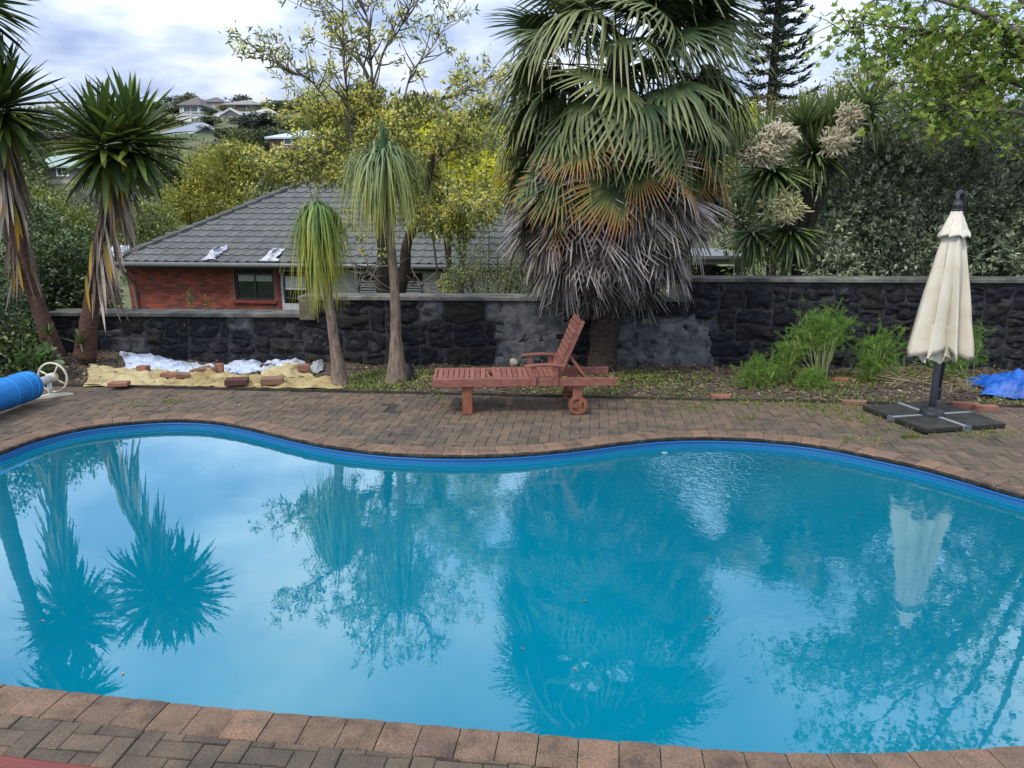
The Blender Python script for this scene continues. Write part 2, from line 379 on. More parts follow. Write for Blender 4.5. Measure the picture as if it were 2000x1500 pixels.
while i < NP_ - 2:
    ln = min(random.choice((4, 4, 4, 4)), NP_ - i)
    dz, tilt = random.uniform(-.003, .003), random.uniform(-.012, .012)
    secs = []
    for k in range(ln + 1):
        j = (i + k) % NP_; p, n_, t_ = POOL[j], PN[j], PT[j]
        sh = .0026 if k == 0 else (-.0026 if k == ln else 0)
        ch = .004 if k in (0, ln) else 0
        secs.append([(*(p + n_ * u + t_ * sh), z + dz - (ch if z > -.05 else 0) + tilt * (k / ln - .5) * .1) for u, z, _ in prof])
    c = Vector((*POOL[(i + ln // 2) % NP_], 0))
    b = MB(); np_ = len(prof)
    vs = [Vector(v) - c for s_ in secs for v in s_]
    fs, ms = [], []
    for k in range(ln):
        for a in range(np_ - 1):
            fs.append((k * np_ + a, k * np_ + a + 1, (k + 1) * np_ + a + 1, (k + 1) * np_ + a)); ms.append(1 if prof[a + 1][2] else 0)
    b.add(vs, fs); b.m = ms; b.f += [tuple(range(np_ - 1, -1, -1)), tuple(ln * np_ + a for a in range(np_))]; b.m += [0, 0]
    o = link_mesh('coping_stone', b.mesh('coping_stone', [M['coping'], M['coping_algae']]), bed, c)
    i += ln

# ------------------------------------------------------------------ brick paving
PAV_ROT = rad(-6.0)
gA, gB = gp(500, 763), gp(1950, 795)          # garden edge of the paving
gd = (gB - gA).normalized(); gn = Vector((-gd.y, gd.x, 0))
def garden_y(x): return gA.y + (x - gA.x) * gd.y / gd.x
OUT = POOL + PN * (COP_W + .004)
bedl = [(-40, garden_y(-40)), (-40, -25), (40, -25), (40, garden_y(40))]
pv = fill_loop('brick_paving', [bedl, POOL + PN * .05], -.013, M['sand_joint']); tag(pv, kind='structure')

def clip_half(poly, p, n):
    out = []
    for a, b in zip(poly, poly[1:] + poly[:1]):
        da, db = (a[0] - p[0]) * n[0] + (a[1] - p[1]) * n[1], (b[0] - p[0]) * n[0] + (b[1] - p[1]) * n[1]
        if da >= 0: out.append(a)
        if da * db < 0:
            t = da / (da - db); out.append((a[0] + (b[0] - a[0]) * t, a[1] + (b[1] - a[1]) * t))
    return out
def area(P): return abs(sum(a[0] * b[1] - b[0] * a[1] for a, b in zip(P, P[1:] + P[:1]))) / 2
U = .104
cr, sr = math.cos(PAV_ROT), math.sin(PAV_ROT)
def rot(p): return (p[0] * cr - p[1] * sr, p[0] * sr + p[1] * cr)
pav = []
for ix in range(-95, 96):
    for iy in range(-14, 125):
        c4 = (ix - iy) % 4
        if c4 == 0: w, h = 2, 1
        elif c4 == 3: w, h = 1, 2
        else: continue
        cx, cy = rot(((ix + w / 2) * U, (iy + h / 2) * U))
        if cy > garden_y(cx) + .25 or cy < 1.2 or abs(cx) > 8.4: continue
        px, py, dep = proj(cx, cy, 0)
        if not (-250 < px < 2250 and -50 < py < 1750): continue
        d = OUT - np.array((cx, cy)); dd = (d * d).sum(1); j = int(dd.argmin())
        side = -(d[j] * PN[j]).sum()
        if side < -.12: continue
        g = .0045
        poly = [rot((ix * U + g / 2, iy * U + g / 2)), rot(((ix + w) * U - g / 2, iy * U + g / 2)), rot(((ix + w) * U - g / 2, (iy + h) * U - g / 2)), rot((ix * U + g / 2, (iy + h) * U - g / 2))]
        full = True
        if side < .16:
            a0 = area(poly)
            for jj in {j, int(((OUT - np.array(poly[0])) ** 2).sum(1).argmin()), int(((OUT - np.array(poly[2])) ** 2).sum(1).argmin())}:
                poly = clip_half(poly, OUT[jj], PN[jj])
                if len(poly) < 3: break
            if len(poly) < 3 or area(poly) < .0022: continue
            full = area(poly) > a0 * .999
        if garden_y(cx) - cy < .2:
            poly = clip_half(poly, (gA.x, gA.y), (gd.y, -gd.x))
            if len(poly) < 3 or area(poly) < .0022: continue
            full = False
        vis = -20 < px < 2020 and py < 1520
        sz = FPX / dep * (U * 2) * (CAM_H / math.hypot(cy, CAM_H)) ** .5
        pav.append((sz if vis else 0, cx, cy, poly, full, w > h))
pav.sort(key=lambda a: -a[0])
gapc = gp(765, 795)                               # a few missing pavers leave a dark zigzag gap
pav = [p for p in pav if not (abs(p[1] - gapc.x) < .07 and abs(p[2] - gapc.y) < .22)]
def paver_mesh(dx, dy):
    return MB().prism([(-dx / 2, -dy / 2), (dx / 2, -dy / 2), (dx / 2, dy / 2), (-dx / 2, dy / 2)], -.04, 0, .004).mesh('paver', M['paver'])
pm = paver_mesh(U * 2 - .0045, U - .0045)
rest = MB()
for k, (sz, cx, cy, poly, full, hor) in enumerate(pav):
    dz = random.uniform(-.0045, .0015) - (.006 if random.random() < .04 else 0)
    if k < 300 and sz > 0:
        if full:
            o = link_mesh('paver', pm, pv, (cx, cy, dz)); o.rotation_euler = (random.uniform(-.012, .012), random.uniform(-.012, .012), PAV_ROT + (0 if hor else math.pi / 2) + random.uniform(-.012, .012))
        else:
            o = link_mesh('paver', MB().prism([(p[0] - cx, p[1] - cy) for p in poly], -.04, 0, .004).mesh('paver', M['paver']), pv, (cx, cy, dz))
    else:
        n0 = len(rest.v)
        rest.prism(poly, -.04, dz, .004)
        tx, ty = random.uniform(-.014, .014), random.uniform(-.014, .014)
        for q_ in range(n0, len(rest.v)):
            v = rest.v[q_]; rest.v[q_] = (v[0], v[1], v[2] + (v[0] - cx) * tx + (v[1] - cy) * ty)
tag(rest.build('pavers', M['paver'], pv), kind='stuff')

# timber edging between paving and bed
_b = MB(); x = -9.0
M['edging'] = mat('edging_timber', [(.012, .01, .008), (.035, .028, .02), (.06, .048, .035)], .9, 12, bump=.5, coords='World')
while x < 9.5:
    x2 = x + random.uniform(1.6, 2.6)
    MB().beam((x, garden_y(x) + .028, -.008), (x2 - .01, garden_y(x2) + .028, -.008 + random.uniform(-.006, .008)), .032, .07).build('edging_board', M['edging'], pv)
    x = x2

# ------------------------------------------------------------------ ground beyond
def wall_y(x): return 11.24 - .041 * x
TY = np.array([-3000, -25, 9, 11.7, 13, 18, 30, 45, 70, 100, 150, 200, 250, 300, 500, 3000.])
TZ = np.array([-.1, -.1, -.3, -.3, -.6, -1.8, -2.0, -1.5, .8, 4.3, 13.6, 24, 30, 31, 31, 31])
def terrain_z(x, y):
    x, y = np.asarray(x, float), np.asarray(y, float)
    z = np.interp(y, TY, TZ)
    z = z + np.clip((y - 40) / 60, 0, 1) * (1.5 * np.sin(x * .045 + 1) * np.sin(y * .03) + 1.2 * np.sin(x * .021 + y * .017))
    z = np.where((np.abs(x) < 39) & (y > -24) & (y < 9), -2.6, z)
    return z
xs = np.unique(np.r_[np.linspace(-3000, -400, 8), np.linspace(-400, -60, 30), np.linspace(-60, 60, 61), np.linspace(60, 400, 30), np.linspace(400, 3000, 8)])
ys = np.unique(np.r_[np.linspace(-3000, -60, 8), np.linspace(-60, 8, 18), 8.99, 9.01, np.linspace(9.5, 60, 60), np.linspace(62, 320, 80), np.linspace(340, 3000, 14)])
X, Y = np.meshgrid(xs, ys); Z = terrain_z(X, Y)
V = np.c_[X.ravel(), Y.ravel(), Z.ravel()]; nx_, ny_ = len(xs), len(ys)
I = (np.arange(ny_ - 1)[:, None] * nx_ + np.arange(nx_ - 1)[None]).ravel()
tag(np_obj('hillside_ground', V, np.c_[I, I + 1, I + nx_ + 1, I + nx_], M['terrain'], smooth=True), kind='structure')
# garden bed between paving and wall
def bed_z(x, y):
    n = .03 * np.sin(x * 3.1 + y * 2) * np.sin(y * 4.3 + x) + .018 * np.sin(x * 9 + 2) * np.sin(y * 11) + .01 * np.sin(x * 23) * np.sin(y * 27 + 1)
    gy = gA.y + (x - gA.x) * gd.y / gd.x
    t = np.clip((y - gy) / .5, 0, 1)
    return -.02 + t * (.05 + n) + np.clip((-4.6 - x) / 1.5, 0, 1) * np.clip((y - gy) / 1.2, 0, 1) * .16
xs = np.linspace(-11, 10.5, 240); tt = np.linspace(0, 1, 34)
X = np.repeat(xs[None], 34, 0); GY = gA.y + .04 + (X - gA.x) * gd.y / gd.x; WY = 11.24 - .041 * X + .5
Y = GY + tt[:, None] * (WY - GY); Z = bed_z(X, Y) + RNG.normal(0, .006, X.shape)
I = (np.arange(33)[:, None] * 240 + np.arange(239)[None]).ravel()
tag(np_obj('garden_bed', np.c_[X.ravel(), Y.ravel(), Z.ravel()], np.c_[I, I + 1, I + 241, I + 240], M['soil'], smooth=True), kind='structure')
def bz(x, y): return float(bed_z(np.float64(x), np.float64(y)))
def part(mb, name, mats, parent, smooth=False, bevel=0, seg=2):
    """a part given in its thing's own (local) coordinates"""
    o = link_mesh(name, mb.mesh(name, mats, (0, 0, 0), smooth), parent)
    if bevel:
        b = o.modifiers.new('bevel', 'BEVEL'); b.width = bevel; b.segments = seg; b.limit_method = 'ANGLE'; b.angle_limit = rad(40)
    return o

# ------------------------------------------------------------------ stone wall
def wall_hit(px, py):
    d = ray(px, py); n = Vector((.041, 1, 0)); t = 11.24 / d.dot(n)
    return Vector((0, 0, CAM_H)) + d * t
W_ROT = -math.atan(.041)
sw = empty('stone_wall', (0, 11.3, 0), 'long dark basalt garden wall stepping up in three heights behind the bed', 'wall')
x_l, x_a, x_b, x_r = wall_hit(92, 620).x, wall_hit(588, 600).x, wall_hit(1342, 600).x, 9.6
z1, z2, z3 = wall_hit(350, 611).z, wall_hit(800, 579).z, wall_hit(1700, 544).z
def WP(x, d, z): return (x + d * .041, wall_y(x) + d, z)       # d = metres behind the front face
RW = Matrix.Rotation(W_ROT, 3, 'Z')
for (xa, xb, zt) in ((x_l, x_a, z1), (x_a, x_b, z2), (x_b, x_r, z3)):
    xm = (xa + xb) / 2
    MB().box(WP(xm, .2 + .014, (zt - .05 - .3) / 2), ((xb - xa) - .002, .40, zt - .05 + .3), RW).build('core', M['mortar'], sw)
def wz(x): return z1 if x < x_a else (z2 if x < x_b else z3)
cw, chh = .125, .118
ncol = int((x_r - x_l) / cw); nrow = 11
occ = np.zeros((ncol, nrow), bool)
rects = []
for r in range(nrow):
    for c in range(ncol):
        if occ[c, r]: continue
        x0 = x_l + c * cw
        top = wz(x0 + cw / 2) - .05
        if -.06 + r * chh > top - .05: continue
        w, h = random.choice(((3, 2), (4, 2), (5, 2), (4, 3), (3, 2), (2, 2), (5, 3), (3, 1), (3, 3), (4, 2)))
        ww = 0
        while ww < w and c + ww < ncol and not occ[c + ww, r] and wz(x0 + (ww + .5) * cw) == wz(x0 + cw / 2): ww += 1
        hh = 1
        while hh < h and r + hh < nrow and -.06 + (r + hh) * chh < top - .03 and not occ[c:c + ww, r + hh].any(): hh += 1
        # take a last thin strip along
        if r + hh < nrow and -.06 + (r + hh) * chh < top <= -.06 + (r + hh + 1) * chh + .04 and hh < 3: hh += 1
        occ[c:c + ww, r:r + hh] = True
        rects.append((x0, -.06 + r * chh, x0 + ww * cw, min(-.06 + (r + hh) * chh, top)))
def jit(x, z):       # a shared wobble so that joints bend but stay closed
    return (x + .05 * mnoise.noise((x * 4.9, z * 5.9, 1.7)), z + .055 * mnoise.noise((x * 3.3, z * 4.1, 9.2)))
def palew(x, z):
    px, py, _ = proj(x, wall_y(x), z)
    if 965 < px < 1110 and 585 < py: return .9
    if 1190 < px < 1400 and 610 < py: return 1.0
    if 205 < px < 290 and 650 < py: return .8
    return .03
rects.sort(key=lambda r: -(r[2] - r[0]) * (r[3] - r[1]))
reststone = MB()
for k, (xa, za, xb, zb) in enumerate(rects):
    if zb - za < .03: continue
    g = .004; nu, nv = 13, 10
    cxm, czm = (xa + xb) / 2, (za + zb) / 2
    prot = random.uniform(.012, .034); sd = random.uniform(0, 99)
    flat = .45 if palew(cxm, czm) > .5 else 1.0      # old render smeared over these stones
    vs = []
    for j in range(nv):
        for i in range(nu):
            u, v = i / (nu - 1), j / (nv - 1)
            x, z = jit(xa + g + (xb - xa - 2 * g) * u, za + g + (zb - za - 2 * g) * v)
            z = min(z, wz(cxm) - .052)
            e = (1 - abs(2 * u - 1) ** 8) * (1 - abs(2 * v - 1) ** 8)
            nn = mnoise.fractal((x * 7, z * 12, sd), .8, 2.1, 5)
            ridg = abs(mnoise.noise((x * 4.2, z * 9, sd + 5)))
            d = .022 - e * ((prot if flat == 1 else .02) + flat * (.045 * nn + .035 * ridg)) - flat * .012 * mnoise.noise((x * 21, z * 34, sd))
            vs.append(WP(x, d, z))
    fs = [(j * nu + i, j * nu + i + 1, (j + 1) * nu + i + 1, (j + 1) * nu + i) for j in range(nv - 1) for i in range(nu - 1)]
    ring = [i for i in range(nu)] + [(j + 1) * nu - 1 for j in range(1, nv)] + [(nv - 1) * nu + i for i in range(nu - 2, -1, -1)] + [j * nu for j in range(nv - 2, 0, -1)]
    o0 = len(vs); vs += [(vs[i][0], vs[i][1] + .06, vs[i][2]) for i in ring]; n_ = len(ring)
    fs += [(ring[(a + 1) % n_], ring[a], o0 + a, o0 + (a + 1) % n_) for a in range(n_)]
    pw = palew(cxm, czm)
    pale_here = pw > .5
    mm = M['stone_pale'] if random.random() < pw else (M['stone_brown'] if random.random() < .25 else M['stone'])
    if k < 295:
        b = MB(); c = Vector(WP(cxm, 0, czm)); b.add([Vector(v) - c for v in vs], fs)
        o = link_mesh('stone', b.mesh('stone', mm), sw, c - wloc(sw))
        me = o.data; me.polygons.foreach_set('use_smooth', [True] * len(me.polygons)); me.update()
    else: reststone.add(vs, fs)
if reststone.v: tag(reststone.build('small_stones', M['stone'], sw), kind='stuff')
# old cement render smeared over the stones on both sides of the palm foot
for oc in ([(985, 592), (1040, 586), (1100, 590), (1108, 640), (1092, 722), (1010, 726), (978, 690), (984, 650), (970, 628)], [(1210, 640), (1262, 622), (1300, 632), (1362, 612), (1384, 640), (1388, 722), (1330, 728), (1200, 724), (1190, 680)]):
    pw_ = [wall_hit(*p) for p in oc]; ou = [(p.x, p.z) for p in pw_]
    x0_, x1_ = min(p[0] for p in ou), max(p[0] for p in ou); z0_, z1_ = min(p[1] for p in ou), max(p[1] for p in ou)
    def inside(x, z):
        c_ = False
        for (xa, za), (xb, zb) in zip(ou, ou[1:] + ou[:1]):
            if (za > z) != (zb > z) and x < (xb - xa) * (z - za) / (zb - za) + xa: c_ = not c_
        return c_
    st_ = .022; nx_, nz_ = int((x1_ - x0_) / st_) + 3, int((z1_ - z0_) / st_) + 3; idx = {}; b = MB(); vs, fs = [], []
    def vid(i, j):
        if (i, j) not in idx:
            x, z = x0_ + (i - 1) * st_, z0_ + (j - 1) * st_; idx[(i, j)] = len(vs)
            vs.append(WP(x, -.006 + .016 * mnoise.fractal((x * 4, z * 4, 2.2), 1, 2, 4), z))
        return idx[(i, j)]
    for i in range(nx_):
        for j in range(nz_):
            x, z = x0_ + (i - .5) * st_, z0_ + (j - .5) * st_
            if inside(x + .07 * mnoise.noise((x * 5, z * 5, 1)) + .03 * mnoise.noise((x * 19, z * 19, 4)), z + .06 * mnoise.noise((x * 5, z * 5, 7))) and mnoise.noise((x * 6.5, z * 6.5, 3.3)) < .33 and z < wz(x) - .06:
                fs.append((vid(i, j), vid(i + 1, j), vid(i + 1, j + 1), vid(i, j + 1)))
    o = b.add(vs, fs).build('cement_patch', M['stone_pale'], sw, smooth=True)
    so = o.modifiers.new('s', 'SOLIDIFY'); so.thickness = .02; so.offset = -1
# concrete caps
for (xa, xb, zt) in ((x_l, x_a - .002, z1), (x_a - .03, x_b - .002, z2), (x_b - .03, x_r, z3)):
    x = xa
    while x < xb - .05:
        x2 = min(xb, x + random.uniform(1.1, 2.1))
        if xb - x2 < .4: x2 = xb
        ns = max(3, int((x2 - x) / .12)); vs = []
        for i in range(ns + 1):
            xx = x + (x2 - x) * i / ns - (.004 if i == ns else 0)
            j0, j1 = .014 * mnoise.noise((xx * 5, 3, zt)), .012 * mnoise.noise((xx * 6, 8, zt))
            vs += [WP(xx, -.045 + j0, zt - .052), WP(xx, -.04 + j0, zt - .008 + j1), WP(xx, -.02, zt + j1), WP(xx, .44, zt), WP(xx, .45, zt - .052)]
        fs = [(i * 5 + a, i * 5 + a + 1, (i + 1) * 5 + a + 1, (i + 1) * 5 + a) for i in range(ns) for a in range(4)] + [(0, 1, 2, 3, 4), tuple(ns * 5 + a for a in (4, 3, 2, 1, 0))]
        MB().add(vs, fs).build('cap_slab', M['cap'], sw)
        x = x2
MB().box(WP(x_a + .11, -.025, (z1 - .09 + z2 - .055) / 2), (.24, .1, z2 - .055 - z1 + .09), RW).build('pier_block', M['pier'], sw, bevel=.012)

# ------------------------------------------------------------------ brick house below the wall
M['brick'] = mat('house_brick', [(.10, .026, .016), (.18, .042, .024), (.24, .058, .032), (.16, .04, .028), (.07, .036, .03)], .85, 3, objr=1.1, nz=.35, bump=.3, bscale=60, coords='World')
M['brick_mortar'] = mat('brick_mortar', [(.16, .075, .055), (.22, .12, .09)], .95, 10, coords='World')
M['tile'] = mat('roof_tile', [(.06, .062, .056), (.083, .086, .078), (.105, .107, .098)], .8, 2.5, objr=.5, island=.3, nz=.8, bump=.3, bscale=60, coords='World', second=((.05, .05, .045), 2, .5, .2, .6))
M['gutter'] = mat('gutter', [(.10, .105, .097), (.13, .135, .125)], .45, 4, spec=.5)
M['fascia'] = mat('dark_fascia', [(.012, .011, .01), (.02, .018, .017)], .7)
M['board'] = mat('weatherboard', [(.38, .385, .385), (.46, .465, .465)], .7, 5, nz=.8, stretch=(1, 1, 6), objr=.4, coords='World')
M['alu'] = mat('bronze_frame', [(.03, .028, .026), (.045, .042, .04)], .4, spec=.5)
M['glass_dark'] = mat('window_glass', [(.012, .018, .019), (.02, .028, .029)], .06, 2, spec=.8)
M['blind'] = mat('roller_blind', [(.35, .38, .37)], .7)
M['white'] = mat('white_paint', [(.70, .70, .68), (.78, .78, .76)], .6, 3)
M['redwood'] = mat('dark_red_sill', [(.12, .02, .016), (.18, .032, .024)], .6, 8)
M['slat'] = mat('pale_louvre', [(.5, .5, .48), (.6, .6, .58)], .6)
M['bag'] = mat('white_plastic_bag', [(.34, .35, .38), (.48, .49, .52)], .45, 8, bump=.8, bscale=14)

H_ROT = rad(-8); e1 = Vector((math.cos(H_ROT), math.sin(H_ROT), 0)); e2 = Vector((-e1.y, e1.x, 0)); EZ = .80
E0 = at(220, 513, 22.6); E0.z = EZ
RH = Matrix.Rotation(H_ROT, 3, 'Z')
def H(u, v, z): return Vector((E0.x, E0.y, 0)) + e1 * u + e2 * v + Vector((0, 0, z))
def hhit(px, py, v=.5):
    d = ray(px, py); p0 = H(0, v, 0); t = (p0 - Vector((0, 0, CAM_H))).dot(e2) / d.dot(e2)
    p = Vector((0, 0, CAM_H)) + d * t
    return (p - H(0, v, 0)).dot(e1), p.z
HL, HD, HR = 14.2, 9.0, 2.45        # length, depth, roof rise (with overhang)
house = empty('brick_house', H(HL / 2, HD / 2, -2), 'red brick and grey weatherboard house with a grey tiled hip roof below the wall', 'house')
GZ = -2.05
ub, _ = hhit(541, 560); wa = hhit(456, 533); wb = hhit(537, 587); va = hhit(556, 538); vb_ = hhit(602, 581)
def hbox(name, u0, u1, v0, v1, z0, z1, m, parent=house, bevel=0):
    return MB().box(H((u0 + u1) / 2, (v0 + v1) / 2, (z0 + z1) / 2), (u1 - u0, v1 - v0, z1 - z0), RH).build(name, m, parent, bevel=bevel)
# mortar faced core, left part, with an opening for the window
w_u0, w_u1, w_z1, w_z0 = wa[0], wb[0], wa[1], wb[1]
hbox('wall', .10, w_u0, .512, .75, GZ, EZ - .05, M['brick_mortar']); hbox('wall', w_u1, ub, .512, .75, GZ, EZ - .05, M['brick_mortar'])
hbox('wall', w_u0 + .001, w_u1 - .001, .512, .75, GZ, w_z0, M['brick_mortar']); hbox('lintel', w_u0 + .001, w_u1 - .001, .53, .75, w_z1, EZ - .05, M['fascia'])
hbox('wall', .102, .80, .752, HD - .5, GZ, EZ - .05, M['brick_mortar']); hbox('wall', .802, HL - .6, 1.2, HD - .5, GZ, EZ - .06, M['brick_mortar'])
bms = [MB().box((0, 0, 0), (.226 * s, .1, .074)).mesh('brick', M['brick']) for s in (1, .99)]
half = MB().box((0, 0, 0), (.11, .1, .074)).mesh('brick', M['brick'])
row = 0; z = EZ - .11
nb = 0
while z > -.70 and nb < 300:
    u = .10 + (0 if row % 2 == 0 else -.12)
    while u < ub - .08:
        w = .236
        uc = u + w / 2
        if u < .05: me, uc = half, .10 + .06
        else: me = random.choice(bms)
        if u >= .05 and u + w > ub: me, uc = half, u + .06
        inwin = uc + .11 > w_u0 and uc - .11 < w_u1 and z > w_z0 - .10
        if not inwin and nb < 300:
            o = link_mesh('brick', me, house, H(uc, .555 + random.uniform(-.002, .002), z) - wloc(house)); o.rotation_euler = (0, 0, H_ROT); nb += 1
        u += w
    z -= .085; row += 1
# aluminium window with two panes
def window(u0, u1, z0, z1, v, panes, fm, gm, sill=None, name='window'):
    f = MB(); t = .05
    for a, b_ in ((u0, u0 + t), (u1 - t, u1)): f.box(H((a + b_) / 2, v, (z0 + z1) / 2), (t, .06, z1 - z0), RH)
    for a, b_ in ((z0, z0 + t), (z1 - t, z1)): f.box(H((u0 + u1) / 2, v, (a + b_) / 2), (u1 - u0 - 2 * t - .001, .058, t), RH)
    for k in range(1, panes): f.box(H(u0 + (u1 - u0) * k / panes, v - .004, (z0 + z1) / 2), (.045, .055, z1 - z0 - 2 * t - .001), RH)
    fo = f.build(name, fm, house)
    for k in range(panes):
        a, b_ = u0 + (u1 - u0) * k / panes + .04, u0 + (u1 - u0) * (k + 1) / panes - .04
        MB().box(H((a + b_) / 2, v + .012, (z0 + z1) / 2), (b_ - a, .012, z1 - z0 - .06), RH).build('pane', gm, fo)
    return fo
w1 = window(w_u0 + .01, w_u1 - .01, w_z0 + .01, w_z1 - .01, .60, 2, M['alu'], M['glass_dark'])
hbox('blind', w_u0 + .09, w_u1 - .09, .588, .598, w_z1 - .24, w_z1 - .07, M['blind'], w1)
hbox('sill', w_u0 - .08, w_u1 + .06, .44, .56, w_z0 - .085, w_z0 - .004, M['redwood'], w1)
hbox('brick_pier', ub - .001, ub + .10, .49, .7, GZ, EZ - .05, M['redwood'])
# weatherboards
zt_ = EZ - .06; k = 0; bu0 = ub + .10; bu1 = HL - .6
hbox('wall', bu0, bu1, .56, 1.19, GZ, EZ - .055, M['fascia'])
lu0, lz1 = hhit(702, 548); lu1, _ = hhit(822, 548)
RB = RH @ Matrix.Rotation(rad(6), 3, 'X')
while zt_ > -.95:
    for a, b_ in ((bu0 + .002, va[0] - .07), (vb_[0] + .07, lu0 - .05), (lu1 + .05, bu1)) if zt_ - .09 < va[1] + .09 and zt_ - .09 > vb_[1] - .1 else ((bu0 + .002, lu0 - .05), (lu1 + .05, bu1)) if zt_ < lz1 + .1 else ((bu0 + .002, bu1),):
        MB().box(H((a + b_) / 2, .535, zt_ - .095), (b_ - a, .022, .205), RB).build('weatherboard', M['board'], house)
    zt_ -= .188
w2 = window(va[0] - .05, vb_[0] + .05, vb_[1] - .05, va[1] + .05, .50, 1, M['alu'], M['glass_dark'])
hbox('blind', va[0] + .02, vb_[0] - .02, .470, .485, (va[1] + vb_[1]) / 2 - .02, va[1] - .02, mat('pale_blind', [(.42, .46, .47), (.5, .53, .54)], .6, stretch=(1, 1, 30)), w2)
hbox('rail', va[0] + .01, vb_[0] - .01, .462, .469, (va[1] + vb_[1]) / 2 - .09, (va[1] + vb_[1]) / 2 - .03, M['white'], w2)
lv = hbox('louvre_panel', lu0 - .05, lu1 + .05, .545, .56, -.95, lz1 + .06, M['alu'])
z = lz1
while z > -.9:
    hbox('louvre_slat', lu0, lu1, .50, .543, z - .035, z, M['slat'], lv); z -= .075
# roof deck: hip
ov = 0.0
def R3(u, v): return H(u, v, EZ + .03 + HR * min(v, HD - v, u * 1.0, (HL - u)) / (HD / 2))
b = MB(); hr = HD / 2
c4 = [R3(0, 0), R3(HL, 0), R3(HL, HD), R3(0, HD), R3(hr, hr), R3(HL - hr, hr)]
c4 += [p - Vector((0, 0, .08)) for p in c4[:4]]
b.add(c4, [(0, 1, 5, 4), (1, 2, 5), (2, 3, 4, 5), (3, 0, 4), (0, 6, 7, 1), (1, 7, 8, 2), (2, 8, 9, 3), (3, 9, 6, 0), (9, 8, 7, 6)])
roof = b.build('roof', M['fascia'], house)
sl = math.atan2(HR, hr); sd_ = e2 * math.cos(sl) + Vector((0, 0, math.sin(sl))); nn_ = e1.cross(sd_).normalized()
RT = Matrix((e1, sd_, nn_)).transposed()
TW, TL = .31, .345
def tile_mesh():
    b = MB(); n = 8; vs = []
    for j, (yy, zz) in enumerate(((-TL / 2 - .03, .012), (-TL / 2 - .03, .05), (TL / 2, .022))):
        for i in range(n + 1):
            t = i / n; wv = .016 * math.cos(t * 2 * math.pi) + .008 * math.cos(t * 4 * math.pi)
            vs.append(((t - .5) * TW, yy, zz + wv))
    b.add(vs, [(j * (n + 1) + i, j * (n + 1) + i + 1, (j + 1) * (n + 1) + i + 1, (j + 1) * (n + 1) + i) for j in range(2) for i in range(n)])
    return b
tb = tile_mesh(); tme = tb.mesh('roof_tile', M['tile'], smooth=False)
slen = math.hypot(HR, hr); tiles = []
for r in range(int(slen / TL)):
    s = (r + .5) * TL; v = s * math.cos(sl)
    u = v + .02 + (TW / 2 if r % 2 else 0)
    uu = [u0 for u0 in np.arange(math.floor((v - .1) / TW) * TW, HL - v + .1, TW) if u0 > v - .02 and u0 < HL - v + .02]
    for u0 in uu:
        p = H(u0, 0, EZ + .032) + sd_ * s
        px, py, dep = proj(*p)
        tiles.append((0 if (px > 960) else (1 + (10 if px < 600 else 0) - abs(px - 450) / 1000), p))
tiles.sort(key=lambda t: -t[0])
trest = MB()
for k, (_, p) in enumerate(tiles):
    if k < 299:
        o = link_mesh('roof_tile', tme, house); o.matrix_basis = Matrix.Translation(p - wloc(house)) @ RT.to_4x4()
    else: trest.add([p + RT @ Vector(v) for v in tb.v], tb.f)
tag(trest.build('roof_tiles', M['tile'], house), kind='stuff')
def caps(p0, p1):
    n = max(1, int((p1 - p0).length / .42)); d = (p1 - p0) / n
    for i in range(n):
        q = [p0 + d * i - d * .06, p0 + d * (i + 1)]
        MB().tube([q[0] + Vector((0, 0, .045)), q[1] + Vector((0, 0, .03))], [.105, .09], 8).build('ridge_cap', M['tile'], house)
caps(R3(0, 0), R3(hr, hr)); caps(R3(hr, hr), R3(HL - hr, hr)); caps(R3(HL, 0), R3(HL - hr, hr))
b = MB(); b.tube([H(-.03, -.07, EZ - .04), H(HL + .03, -.07, EZ - .04)], .068, 10); b.build('gutter', M['gutter'], house, smooth=True)
hbox('fascia', 0, HL, -.005, .02, EZ - .17, EZ + .0, M['fascia']); hbox('soffit', .0, HL, .022, .52, EZ - .075, EZ - .05, M['fascia'])
b = MB(); dp0 = H(.14, .02, EZ - .1); b.tube([dp0, dp0 + e2 * .40 + e1 * .16 + Vector((0, 0, -.55)), dp0 + e2 * .42 + e1 * .28 + Vector((0, 0, -2.6))], .04, 8); b.build('downpipe', mat('brown_pipe', [(.11, .085, .07), (.15, .12, .10)], .6), house)
